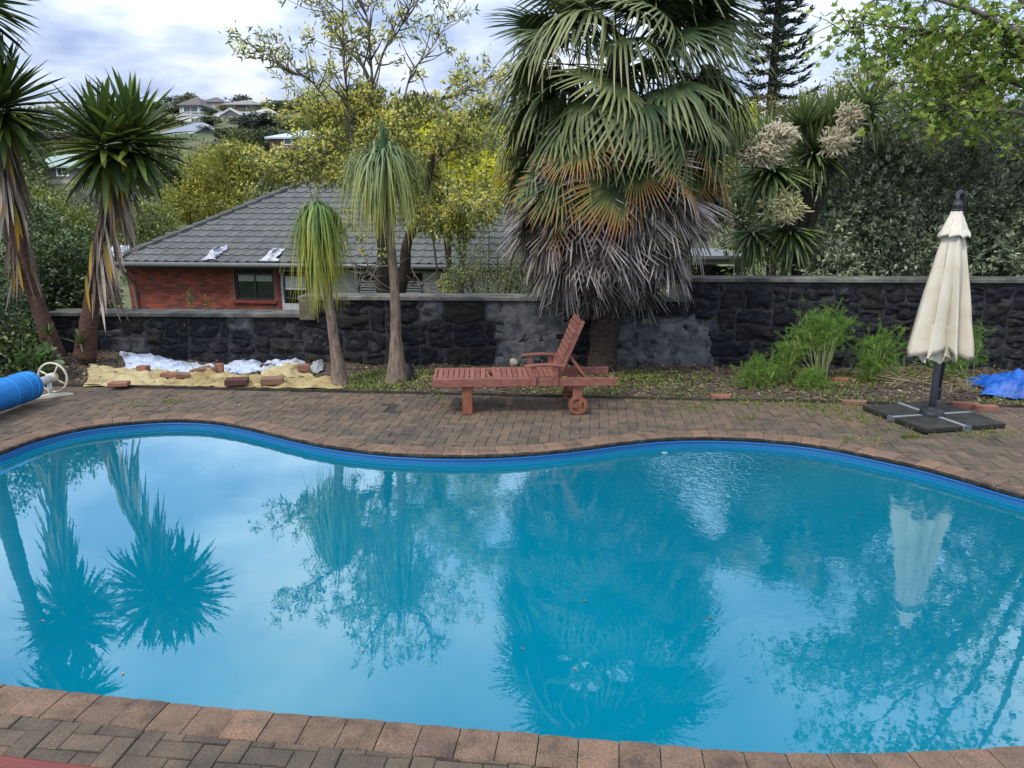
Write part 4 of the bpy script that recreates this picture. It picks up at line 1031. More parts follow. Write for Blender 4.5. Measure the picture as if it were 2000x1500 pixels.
drape('plastic_sheet', [(505, 736), (588, 732), (586, 712), (520, 716)], M['plastic'], 'right white plastic sheet with a peaked fold', 'sheet', 0.075, (30, 16), seed=8, smooth=False, bulge=0.036, rag=.12)
drape('paper_bag', [(606, 734), (634, 730), (634, 714), (612, 718)], mat('grey_bag', [(.2, .21, .2), (.32, .33, .32)], .6, 8, bump=.4), 'small grey bag left of the smaller ponytail palm', 'bag', .07, (12, 9), seed=9, rag=.05, smooth=False, bulge=.03)
# slack blue tarpaulin at the right edge
M['tarp'] = mat('blue_tarp', [(.003, .05, .27), (.006, .085, .37), (.012, .125, .45)], .42, 3, nz=.9, bump=.5, bscale=30, coords='World', spec=.5)
drape('tarpaulin', [(1918, 778), (2120, 806), (2120, 750), (1892, 748)], M['tarp'], 'bright blue tarpaulin heaped at the right edge beside the parasol base', 'tarpaulin', .16, (36, 22), seed=14, rag=.08, bulge=.10)
drape('plastic_bag', [(778, 752), (815, 748), (806, 730), (786, 736)], mat('black_bag', [(.008, .009, .011), (.02, .022, .026)], .4, 8, bump=.4), 'black plastic scrap at the foot of the taller ponytail palm', 'plastic scrap', .06, (10, 8), seed=15, rag=.02, bulge=.13)
M['loosebrick'] = mat('loose_brick', [(.14, .055, .034), (.22, .095, .06), (.29, .15, .10)], .9, 6, nz=.9, bump=.5, bscale=60)
M['darkbrick'] = mat('dark_paver_brick', [(.055, .022, .018), (.10, .038, .03)], .85, 6, bump=.4, bscale=60)
M['tanbrick'] = mat('tan_paver_brick', [(.14, .075, .046), (.21, .115, .073)], .88, 6, bump=.4, bscale=60)
def brick(px, py, d, rz, m, label, z=None, tilt=(0, 0), group='loose bricks weighing down the sheets'):
    p = gp(px, py, .06); zz = (max(bz(p.x, p.y), 0) + .045 + d[2] / 2) if z is None else z
    b = MB().box((0, 0, 0), d); o = part(b, 'loose_brick', M[m], None, bevel=.007); o.location = (p.x, p.y, zz); o.rotation_euler = (tilt[0], tilt[1], rad(rz))
    tag(o, label, 'brick', group)
brick(233, 751, (.24, .16, .05), 8, 'loosebrick', 'thin pale brick on the front edge of the left yellow sheet')
brick(281, 729, (.15, .11, .08), -12, 'loosebrick', 'small pinkish brick on the left white plastic sheet')
brick(335, 737, (.26, .12, .06), 4, 'loosebrick', 'flat brick half over the yellow and white sheets, left of the split bricks')
brick(358, 739, (.18, .12, .06), 25, 'tanbrick', 'short tan brick touching the flat brick', tilt=(.1, .12))
brick(392, 728, (.28, .09, .065), 38, 'tanbrick', 'narrow split brick slanting across the white plastic', tilt=(0, -.15))
brick(404, 733, (.24, .10, .06), 30, 'tanbrick', 'second slanted split brick in front of the narrow one')
brick(429, 730, (.11, .11, .13), 10, 'loosebrick', 'brick standing upright left of the printed white sack')
brick(463, 749, (.29, .20, .08), 12, 'darkbrick', 'dark chocolate brown brick on the yellow sheet')
brick(532, 747, (.29, .20, .085), 14, 'tanbrick', 'large tan brick right of the dark brown brick')
brick(593, 731, (.16, .12, .09), 20, 'loosebrick', 'orange brick at the right end beside the grey bag')
brick(525, 721, (.22, .11, .05), 3, 'darkbrick', 'flat dark brick at the back of the white sheets')
for (px, py, d, rz, m, lab) in ((1407, 771, (.23, .11, .075), -6, 'loosebrick', 'single brick lying on the bed edge right of the lounger'), (1667, 780, (.27, .11, .05), -6, 'tanbrick', 'long flat brick on the bed edge left of the parasol base'),
                                (1556, 737, (.11, .1, .17), 20, 'loosebrick', 'brick standing on end between the fennel plants'), (1641, 742, (.2, .11, .075), 0, 'loosebrick', 'brick half hidden under the fennel by the wall'),
                                (1885, 786, (.3, .1, .075), -8, 'loosebrick', 'left one of two bricks end to end beside the blue tarpaulin'), (1925, 790, (.26, .1, .065), -6, 'loosebrick', 'right one of two bricks end to end beside the blue tarpaulin')):
    brick(px, py, d, rz, m, lab, z=max(bz(gp(px, py).x, gp(px, py).y), 0) + d[2] / 2 - .012, group='loose bricks along the garden bed')
pebble('stone_lump', gp(1003, 708, .09), (.06, .05, .07), mat('pale_stone', [(.34, .28, .17), (.46, .42, .32)], .9, 9), 'pale yellowish stone at the wall foot behind the lounger', 'stone', 3)
# glossy red brown bench in the near left corner
M['varnish'] = mat('wet_red_varnish', [(.085, .012, .004), (.13, .021, .007), (.17, .034, .012)], .16, 3, nz=.9, stretch=(1, 9, 9), spec=.5, bump=.15, bscale=4)
ba_, bb_ = gp(0, 1471, .45), gp(248, 1502, .45)
bdv = (bb_ - ba_).normalized(); bang = math.atan2(bdv.y, bdv.x)
bench = empty('bench', (bb_.x, bb_.y, 0), 'glossy red brown wooden bench in the near left corner', 'bench', rz=bang)
for k, y in enumerate((-.05, -.157, -.264)):
    part(MB().box((-.78, y, .432), (1.6, .1, .036)), 'seat_board', M['varnish'], bench, bevel=.012, seg=3)
for x in (-1.42, -.16):
    for y in (-.05, -.27): part(MB().box((x, y, .206), (.06, .06, .412)), 'leg', M['varnish'], bench, bevel=.005)
    part(MB().box((x, -.16, .385), (.05, .155, .05)), 'cross_rail', M['varnish'], bench)
# ------------------------------------------------------------------ foliage tools
def unit(a): return a / np.maximum(np.linalg.norm(a, axis=-1, keepdims=True), 1e-9)
def rnd_unit(n): return unit(RNG.normal(size=(n, 3)))
def gap_noise(P, f, ph=0.):
    x, y, z = (P * f).T
    return (np.sin(x * 1.3 + 1.7 * np.sin(y * .9 + ph)) + np.sin(y * 1.5 + 1.4 * np.sin(z * 1.1 + 2 + ph)) + np.sin(z * 1.4 + 1.6 * np.sin(x * 1.2 + 4 + ph))) / 3
T_LANCE = (np.array([[0, 0, 0], [.42, .5, .10], [1, 0, -.06], [.42, -.5, .10], [.45, 0, 0]]), np.array([[0, 4, 1], [4, 2, 1], [0, 3, 4], [4, 3, 2]]))
T_DIAM = (np.array([[0, 0, 0], [.5, .5, .08], [1, 0, 0], [.5, -.5, .08]]), np.array([[0, 2, 1], [0, 3, 2]]))
_sv = [[0, 0, 0]]
for k_ in range(10):
    a_ = -math.pi + (k_ + .5) * 2 * math.pi / 10
    r_ = (.55 if k_ % 2 else .27) * (1 if k_ not in (0, 9) else .7)
    _sv.append([.45 + r_ * math.cos(a_), r_ * math.sin(a_), .05 if k_ % 2 else -.03])
_sv[0] = [.45, 0, .03]
T_STAR = (np.array(_sv), np.array([[0, 1 + k, 1 + (k + 1) % 10] for k in range(10)]))
_rv = [[0, 0, 0]] + [[.5 + .5 * math.cos(a), .42 * math.sin(a), .05] for a in np.linspace(0, 2 * math.pi, 7)[:-1]]
_rv[0] = [.5, 0, -.02]
T_ROUND = (np.array(_rv), np.array([[0, 1 + k, 1 + (k + 1) % 6] for k in range(6)]))
def leaves(P, D, Nn, L, W, tmpl):
    tv, tf = tmpl
    D = unit(D); S = unit(np.cross(D, Nn)); Nn = np.cross(S, D)
    L = np.broadcast_to(np.asarray(L, float), (len(P),)); W = np.broadcast_to(np.asarray(W, float), (len(P),))
    V = P[:, None] + D[:, None] * (tv[None, :, 0:1] * L[:, None, None]) + S[:, None] * (tv[None, :, 1:2] * W[:, None, None]) + Nn[:, None] * (tv[None, :, 2:3] * L[:, None, None])
    F = tf[None] + (np.arange(len(P)) * len(tv))[:, None, None]
    return V.reshape(-1, 3), F.reshape(-1, 3)
def strips(P, W, S):
    """ribbons: P (n,k,3) centre lines, W (k,) or (n,k) half widths, S (n,k,3) or (n,1,3) side vectors -> verts, quads, along"""
    n, k = P.shape[:2]; W = np.broadcast_to(W, (n, k))[..., None]
    V = np.stack([P - S * W, P + S * W], 2)
    F = np.arange(n)[:, None, None] * (2 * k) + (np.arange(k - 1) * 2)[None, :, None] + np.array([0, 1, 3, 2])[None, None]
    al = np.broadcast_to(np.linspace(0, 1, k)[None, :, None], (n, k, 2))
    return V.reshape(-1, 3), F.reshape(-1, 4), al.reshape(-1)
def blob_pts(blobs, n, fill=.45, gap=None, gapf=1.2, ph=0.):
    """points in the outer part of several ellipsoids [(centre, radii)], with gaps; returns points and outward directions"""
    w = np.array([b[1][0] * b[1][2] + .3 * b[1][1] * b[1][0] for b in blobs]); w = w / w.sum()
    idx = RNG.choice(len(blobs), n, p=w); C = np.array([tuple(b[0]) for b in blobs])[idx]; R = np.array([tuple(b[1]) for b in blobs])[idx]
    u = rnd_unit(n); r = 1 - fill * RNG.random(n) ** 1.6
    P = C + u * R * r[:, None] * (1 + .12 * gap_noise(u * 3 + C, 1.7, ph))[:, None]
    out = unit(u / R)
    if gap is not None:
        k = gap_noise(P, gapf, ph) > gap; P, out = P[k], out[k]
    return P, out
def clusters(P, out, m, spread, L, W, tmpl, up=.2, rnd=.8, droop=0., nup=.6):
    n = len(P); Pm = np.repeat(P, m, 0) + RNG.normal(size=(n * m, 3)) * spread
    D = unit(np.repeat(out, m, 0) + RNG.normal(size=(n * m, 3)) * rnd + np.array([0, 0, up - droop]))
    Nn = unit(RNG.normal(size=(n * m, 3)) * .7 + np.array([0, 0, nup]) + np.repeat(out, m, 0) * .3)
    s = RNG.uniform(.65, 1.2, n * m)
    return leaves(Pm, D, Nn, L * s, W * s, tmpl)
def leafmat(name, cols, rough=.5, transl=.4, island=1.0, nz=.5, scale=.9, spec=.35, **k):
    return mat(name, cols, rough, scale, 3, nz=nz, island=island, spec=spec, transl=transl, coords='World', **k)
def tubes_obj(name, paths, m, parent, n=7):
    b = MB()
    for p, r in paths: b.tube(p, r, n)
    return b.build(name, m, parent, smooth=True)
def branch_tree(base, top, r0, limbs, depth=2, seed=0, spread=.7, lenf=.62):
    """random limbs: list of (path, radii); returns tips too"""
    rs = random.Random(seed); out = []; tips = []
    def grow(p, d, L, r, lv):
        path = [p]; q = p; dd = d.copy()
        for i in range(4):
            dd = (dd + Vector((rs.uniform(-1, 1), rs.uniform(-1, 1), rs.uniform(-.4, .7))) * .16).normalized(); q = q + dd * (L / 4); path.append(q)
        out.append((path, [r * (1 - .14 * i) for i in range(5)]))
        if lv == 0: tips.append((q, dd)); return
        for k in range(rs.choice((2, 3, 3))):
            nd = (dd + Vector((rs.uniform(-1, 1), rs.uniform(-1, 1), rs.uniform(-.3, .8))) * spread).normalized()
            grow(path[rs.choice((2, 3, 4))], nd, L * lenf * rs.uniform(.8, 1.2), r * .5, lv - 1)
    base, top = Vector(base), Vector(top); d = (top - base)
    path = [base, base + d * .5 + Vector((rs.uniform(-.1, .1), 0, 0)) * d.length * .3, top]
    out.append((path, [r0 * 1.2, r0 * .85, r0 * .7]))
    for k in range(limbs):
        a = 2 * math.pi * k / limbs + rs.uniform(-.4, .4)
        grow(path[-1] - d * rs.uniform(0, .25), Vector((math.cos(a) * .7, math.sin(a) * .7, rs.uniform(.3, 1))).normalized(), d.length * rs.uniform(.6, .9), r0 * .5, depth)
    return out, tips

M['bark'] = mat('bark', [(.035, .026, .02), (.08, .06, .045), (.12, .095, .075)], .95, 6, bump=1, bscale=20, stretch=(3, 3, .6), coords='World')
M['bark_dark'] = mat('bark_dark', [(.012, .010, .008), (.03, .024, .018), (.055, .045, .034)], .95, 6, bump=1, bscale=20, stretch=(3, 3, .6), coords='World')
M['bark_grey'] = mat('bark_grey', [(.09, .075, .06), (.16, .135, .11), (.22, .19, .155)], .95, 6, bump=.8, bscale=20, coords='World')

def bush(name, label, cat, base, blobs, n, m, L, W, tmpl, lm, gap=-.35, gapf=1.3, spread=.08, up=.2, rnd=.8, droop=0., stems=6, sm='bark_dark', fill=.5, group=None, r=.05, nup=.6, inner=True):
    t = empty(name, base, label, cat, group)
    P, o = blob_pts(blobs, n, fill, gap, gapf, ph=base[0])
    V, F = clusters(P, o, m, spread, L, W, tmpl, up, rnd, droop, nup)
    np_obj('crown', V, F, lm, t)
    b0 = Vector(base); st = []
    rs = random.Random(int(base[0] * 100) + n)
    for k in range(stems):
        c, R = rs.choice(blobs); c = Vector(c); e = c + Vector((rs.uniform(-.7, .7) * R[0], rs.uniform(-.7, .7) * R[1], rs.uniform(-.2, .7) * R[2]))
        mid = b0.lerp(e, .5) + Vector((rs.uniform(-.15, .15), 0, rs.uniform(0, .25))) * R[0]
        st.append(([b0 + Vector((rs.uniform(-.1, .1), rs.uniform(-.1, .1), -.1)), mid, e], [r, r * .65, r * .25]))
    tubes_obj('trunk', st, M[sm], t, 6)
    return t

# ------------------------------------------------------------------ yuccas at the left
def blade_mesh(name, L, W, m, n=7, droop=.1, fold=.22, seed=0):
    ts = np.linspace(0, 1, n); w = W * np.array([.55, .9, 1, .98, .85, .55, .02]) if n == 7 else W * np.interp(ts, [0, .15, .5, .8, 1], [.6, .95, 1, .7, .03])
    y = ts * L; z = -droop * L * ts ** 2.2
    V = []
    for i in range(n): V += [(-w[i], y[i], z[i] + w[i] * fold), (0, y[i], z[i] - w[i] * fold), (w[i], y[i], z[i] + w[i] * fold)]
    F = [(i * 3 + a, i * 3 + a + 1, i * 3 + a + 4, i * 3 + a + 3) for i in range(n - 1) for a in (0, 1)]
    return np_mesh(name, np.array(V), np.array(F), m, attr=np.repeat(ts, 3))
M['yucca'] = mat('yucca_leaf', [(.018, .034, .010), (.042, .075, .016), (.09, .14, .024), (.17, .215, .035)], .42, 1.2, nz=.5, objr=.9, spec=.5, transl=.25)
M['yucca_dry'] = mat('yucca_dry_leaf', [(.10, .07, .05), (.21, .155, .11), (.32, .25, .19), (.42, .35, .28)], .8, 3, nz=.5, objr=1.1, transl=.1)
M['yucca_gold'] = mat('yucca_gold_leaf', [(.10, .12, .02), (.36, .22, .025), (.50, .28, .03)], .6, 2, nz=.4, objr=.8, transl=.25, along=.4)
M['yucca_bark'] = mat('yucca_bark', [(.035, .016, .011), (.075, .038, .026), (.13, .072, .05)], .95, 9, bump=1, bscale=28, stretch=(1.2, 1.2, 5), coords='World')
y_me = [blade_mesh('leaf', .80, .041, M['yucca'], droop=d) for d in (.02, .10, .2)]
y_dry = [blade_mesh('dry_leaf', .85, .022, M['yucca_dry'], droop=d, fold=.6) for d in (.05, -.06)]
y_gold = [blade_mesh('gold_leaf', .62, .03, M['yucca_gold'], droop=.08)]
def orient(d, roll=0.):
    d = Vector(d).normalized(); up = Vector((0, 0, 1)) if abs(d.z) < .97 else Vector((0, -1, 0))
    s = d.cross(up).normalized(); u = s.cross(d).normalized()
    R = Matrix((s, d, u)).transposed()
    return R @ Matrix.Rotation(roll, 3, 'Y')
def put(name, me, parent, p, d, sc=1., roll=0.):
    o = link_mesh(name, me, parent)
    o.matrix_basis = Matrix.Translation(Vector(p) - wloc(parent)) @ orient(d, roll).to_4x4() @ Matrix.Diagonal((sc, sc, sc, 1))
    return o
def yucca(label, path, r0, heads, nl, dry, gold, seed, dryspan=(.45, .98), dryL=1.0):
    rs = random.Random(seed)
    t = empty('yucca', path[0], label, 'yucca', 'yuccas by the left end of the wall')
    # smooth trunk path
    P = [Vector(p) for p in path]; Q = []
    for i in range(len(P) - 1):
        p0, p1, p2, p3 = P[max(i - 1, 0)], P[i], P[i + 1], P[min(i + 2, len(P) - 1)]
        for k in range(8):
            s = k / 8; Q.append(.5 * (2 * p1 + (p2 - p0) * s + (2 * p0 - 5 * p1 + 4 * p2 - p3) * s * s + (3 * p1 - p0 - 3 * p2 + p3) * s ** 3))
    Q.append(P[-1]); nq = len(Q)
    MB().tube(Q, [r0 * (1.35 - .35 * min(1, i / nq * 4)) * (1 - .35 * i / nq) * (1 + .07 * mnoise.noise((i * .9, seed, 0))) for i in range(nq)], 14).build('trunk', M['yucca_bark'], t, smooth=True)
    for h, sc in heads:
        h = Vector(h)
        for k in range(nl):
            f = (k + .5) / nl
            el = math.asin(1 - 1.72 * f ** .95) + rs.uniform(-.12, .12); az = k * 2.39996 + rs.uniform(-.2, .2)
            d = Vector((math.cos(az) * math.cos(el), math.sin(az) * math.cos(el), math.sin(el)))
            me = y_me[0 if el > .3 else (1 if el > -.3 else 2)] if rs.random() < .8 else rs.choice(y_me)
            put('leaf', me, t, h + Vector((0, 0, -.30 * f)) + d * .05, d, sc * rs.uniform(.82, 1.1), rs.uniform(-.3, .3))
    ncount = 0
    for k in range(dry + gold):
        f = rs.uniform(*dryspan); p = Q[min(nq - 1, int(f * nq))]
        az = rs.uniform(0, 2 * math.pi); a = rs.uniform(.05, .30)
        d = Vector((math.cos(az) * a, math.sin(az) * a, -1))
        if k < dry: put('dry_leaf', rs.choice(y_dry), t, p + Vector((math.cos(az), math.sin(az), 0)) * r0 * .7, d, rs.uniform(.55, 1.1) * dryL, rs.uniform(-1, 1))
        else: put('gold_leaf', y_gold[0], t, p + Vector((math.cos(az) * r0, -abs(math.sin(az)) * r0 * 1.3, 0)), d, rs.uniform(.6, 1.0), rs.uniform(-.6, .6))
    return t
Yy = 10.75
yucca('yucca on a leaning trunk at the far left, its head cut by the frame edge', [at(112, 702, Yy), at(75, 600, Yy), at(40, 490, Yy), at(8, 300, Yy), at(2, 225, Yy)], .105, [(at(0, 190, Yy), 1.0)], 190, 120, 24, 3)
yucca('round headed yucca on a straight trunk in front of the left end of the wall', [at(165, 700, Yy), at(178, 600, Yy), at(198, 470, Yy), at(222, 340, Yy), at(230, 290, Yy)], .115, [(at(200, 262, Yy - .12), .98), (at(258, 255, Yy + .1), 1.0)], 135, 115, 18, 4, (.38, .92))
yucca('tall yucca at the left frame corner with only its dry leaf tips showing', [at(-60, 705, 10.4), at(-75, 400, 10.4), at(-75, 60, 10.4), at(-70, -20, 10.4)], .13, [(at(-66, -30, 10.4), 1.0)], 150, 60, 12, 9, (.8, .99))
# young offshoots at the trunk bases
for px, py, lab in ((95, 655, 'small green yucca offshoot sprouting from the leaning trunk'), (157, 672, 'small green yucca offshoot low on the straight trunk')):
    p = at(px, py, Yy - .16); t = empty('yucca_offshoot', p, lab, 'yucca shoot')
    for k in range(16):
        az = k * 2.4; el = random.uniform(.4, 1.3)
        put('leaf', y_me[0], t, p, (math.cos(az) * math.cos(el), math.sin(az) * math.cos(el), math.sin(el)), random.uniform(.22, .36))
    MB().tube([p + Vector((.0, .1, -.28)), p + Vector((0, .03, -.1)), p], [.012, .014, .012], 6).build('stem', M['yucca_dry'], t)

# ------------------------------------------------------------------ the big fan palm
def fan_mesh(name, m, pet, R, nseg=34, spread=2.15, sag=.5, fold=.012, seed=0, close=1.0, ragged=.12, split=.42, zc=0., pitch=0., wmin=0.):
    rs = random.Random(seed); V, F, A = [], [], []
    def add_strip(pts, ws, side, al):
        o = len(V)
        for p, w, a in zip(pts, ws, al):
            V.extend([p - side * w, p + Vector((0, 0, fold * (w > .004))), p + side * w]); A.extend([a, a, a])
        for i in range(len(pts) - 1):
            for c in (0, 1): F.append((o + i * 3 + c, o + i * 3 + c + 1, o + i * 3 + c + 4, o + i * 3 + c + 3))
    add_strip([Vector((0, y, -.06 * (y / pet) ** 2 * pet)) for y in np.linspace(0, pet, 4)], [.016, .013, .012, .011], Vector((1, 0, 0)), [0, 0, 0, 0])
    hub = Vector((0, pet, -.06 * pet))
    for k in range(nseg):
        a = (-spread + 2 * spread * (k + .5) / nseg) * close
        d = Vector((math.sin(a), math.cos(a), 0)); s = Vector((d.y, -d.x, 0)); RX = Matrix.Rotation(-pitch, 3, 'X')
        Ls = R * (1 - .22 * (abs(a) / 2.2) ** 2) * rs.uniform(1 - ragged, 1.04)
        bend = sag * rs.uniform(.6, 1.35); kink = rs.uniform(.5, .75)
        ts = np.array([0, .22, split, kink, (kink + 1) / 2 + .04, 1.0]); wmax = max(R * split * math.tan(spread * close / nseg) * 1.1, wmin)
        ws = [.002, wmax * .5, wmax, wmax * .78, wmax * .42, .002]
        pts = []
        for t in ts:
            over = max(0, t - split); g = bend * over ** 1.5 * 2.0 + (sag * 1.6 * max(0, t - kink) if k % 2 else 0) * .5
            out = 1 - .35 * min(1, over * bend * 1.8)
            pts.append(hub + RX @ (d * (Ls * t * out) + Vector((0, 0, zc * (a / 2) ** 2 * Ls * t))) + Vector((0, 0, -Ls * g)) - RX @ Vector((0, 0, 0)))
        add_strip(pts, ws, RX @ s, ts)
    return np_mesh(name, np.array([tuple(v) for v in V]), np.array(F), m, attr=A)
gcols = [(0., .016, .034, .010), (.32, .034, .06, .016), (.6, .085, .115, .034), (1., .21, .22, .088)]
M['fan_green'] = mat('fan_green', gcols, .5, 2, nz=.6, objr=.7, island=.4, transl=.15, spec=.35, along=.8)
M['fan_old'] = mat('fan_turning', [(.0, .018, .036, .011), (.42, .05, .08, .02), (.64, .19, .17, .038), (.8, .29, .14, .036), (.92, .18, .09, .05), (1., .27, .22, .18)], .55, 3, nz=.6, objr=.55, island=.3, transl=.25, along=.7)
M['fan_dead'] = mat('fan_dead', [(.0, .014, .010, .009), (.45, .04, .030, .027), (.72, .095, .077, .068), (1., .33, .29, .26)], .85, 3, nz=.7, objr=.45, island=.75, transl=.08, along=.8)
f_green = [fan_mesh('fan_leaf', M['fan_green'], .92, .74, sag=s, seed=i, close=c, pitch=pp, zc=-.15, nseg=28, split=.40) for i, (s, c, pp) in enumerate(((.2, .95, .55), (.35, .9, .75), (.5, .85, .6), (.2, .8, 1.0)))]
f_droop = [fan_mesh('fan_leaf', M['fan_green'], .95, .80, sag=s, seed=40 + i, close=c, pitch=pp, zc=-.1, nseg=26, split=.36) for i, (s, c, pp) in enumerate(((.55, .95, .2), (.7, .9, .35), (.45, .9, .45)))]
f_up = [fan_mesh('fan_leaf', M['fan_green'], .8, .88, sag=.12, seed=5, ragged=.06, pitch=.2), fan_mesh('fan_leaf', M['fan_green'], .8, .88, sag=.3, seed=6, ragged=.06, pitch=.45)]
f_old = [fan_mesh('turning_fan_leaf', M['fan_old'], .92, .72, sag=s, seed=10 + i, close=c, ragged=.2, pitch=pp, zc=-.12) for i, (s, c, pp) in enumerate(((.15, .85, .6), (.3, .72, .8), (.1, .62, .5)))]
f_dead = [fan_mesh('dead_fan_leaf', M['fan_dead'], .78, .86, sag=s, seed=20 + i, close=c, ragged=.22, zc=-.25, nseg=26, wmin=.016, pitch=pp) for i, (s, c, pp) in enumerate(((.1, .42, .2), (.18, .32, .35), (.06, .52, .15)))]
PB = at(1176, 712, 10.75); PB.z = bz(PB.x, PB.y) - .02
palm = empty('fan_palm', PB, 'huge shaggy fan palm with green, orange and dead grey fans in front of the wall', 'palm')
M['palm_trunk'] = mat('palm_trunk', [(.012, .008, .006), (.035, .024, .017), (.075, .055, .04)], .98, 10, bump=1, bscale=24, stretch=(1, 1, 4), coords='World')
ptop = Vector((PB.x + .12, PB.y, 4.35)); tr = []
for i in range(22):
    t = i / 21; tr.append(PB.lerp(ptop, t))
MB().tube(tr, [(.215 if i == 0 else .19 + .03 * (i % 2) - .002 * i) for i in range(22)], 14).build('trunk', M['palm_trunk'], palm, smooth=True)
rs = random.Random(5)
def fan(name, mes, z, az, el, sc, rr=.16, pitch=0.):
    t = (z - PB.z) / (ptop.z - PB.z); p = PB.lerp(ptop, t)
    d = Vector((math.cos(az) * math.cos(el), math.sin(az) * math.cos(el), math.sin(el)))
    return put(name, rs.choice(mes), palm, p + Vector((math.cos(az), math.sin(az), 0)) * rr, d, sc, rs.uniform(-.7, .7))
n = 0
for (z0, z1, cnt, e0, e1_, mes, nm, s0, s1) in (
    (4.2, 4.45, 12, 50, 82, f_up[:1], 'fan_leaf', .85, 1.0),
    (4.05, 4.4, 16, 18, 52, f_up + f_droop[2:], 'fan_leaf', .9, 1.08),
    (3.9, 4.25, 20, 0, 26, f_droop, 'fan_leaf', .95, 1.12),
    (3.6, 4.0, 22, -14, 12, f_droop + f_green[:1], 'fan_leaf', .95, 1.16),
    (3.3, 3.7, 22, -26, 2, f_green + f_droop[1:2], 'fan_leaf', .95, 1.18),
    (3.0, 3.4, 20, -34, -6, f_green, 'fan_leaf', .95, 1.18),
    (3.0, 3.5, 22, -36, -4, f_green[:2] + f_old, 'turning_fan_leaf', .95, 1.2),
    (2.8, 3.3, 20, -42, -8, f_old + f_green[1:2], 'turning_fan_leaf', .95, 1.2),
    (2.7, 3.1, 16, -48, -18, f_old + f_dead, 'turning_fan_leaf', .95, 1.2),
    (2.75, 3.2, 32, -60, -26, f_dead, 'dead_fan_leaf', 1.0, 1.25),
    (2.5, 3.0, 36, -76, -48, f_dead, 'dead_fan_leaf', .95, 1.22),
    (2.1, 2.5, 20, -87, -70, f_dead, 'dead_fan_leaf', .8, 1.02)):
    for k in range(cnt):
        az = (k + rs.uniform(-.35, .35)) * 2 * math.pi / cnt + n; n += .013
        fan(nm, mes, rs.uniform(z0, z1), az, rad(rs.uniform(e0, e1_)), rs.uniform(s0, s1))
# withered old flower stalks, brown and bunched
for k in range(5):
    az = rs.uniform(-2.6, -.5); z = rs.uniform(3.5, 3.9); b = MB(); p0 = PB.lerp(ptop, .85) + Vector((math.cos(az) * .75, math.sin(az) * .75, z - 3.75))
    for q in range(40):
        d = Vector((rs.uniform(-1, 1), rs.uniform(-1, 1), rs.uniform(-1.2, .6))).normalized()
        b.tube([p0, p0 + d * .08, p0 + d * .17 + Vector((0, 0, -.03))], [.006, .007, .004], 4)
    b.build('old_flower_stalk', mat('old_stalk', [(.09, .05, .02), (.19, .115, .05)], .9), palm)
# a small dead frond hanging behind the lounger back
fan('dead_fan_leaf', f_dead, 1.75, -2.6, rad(-80), .7)

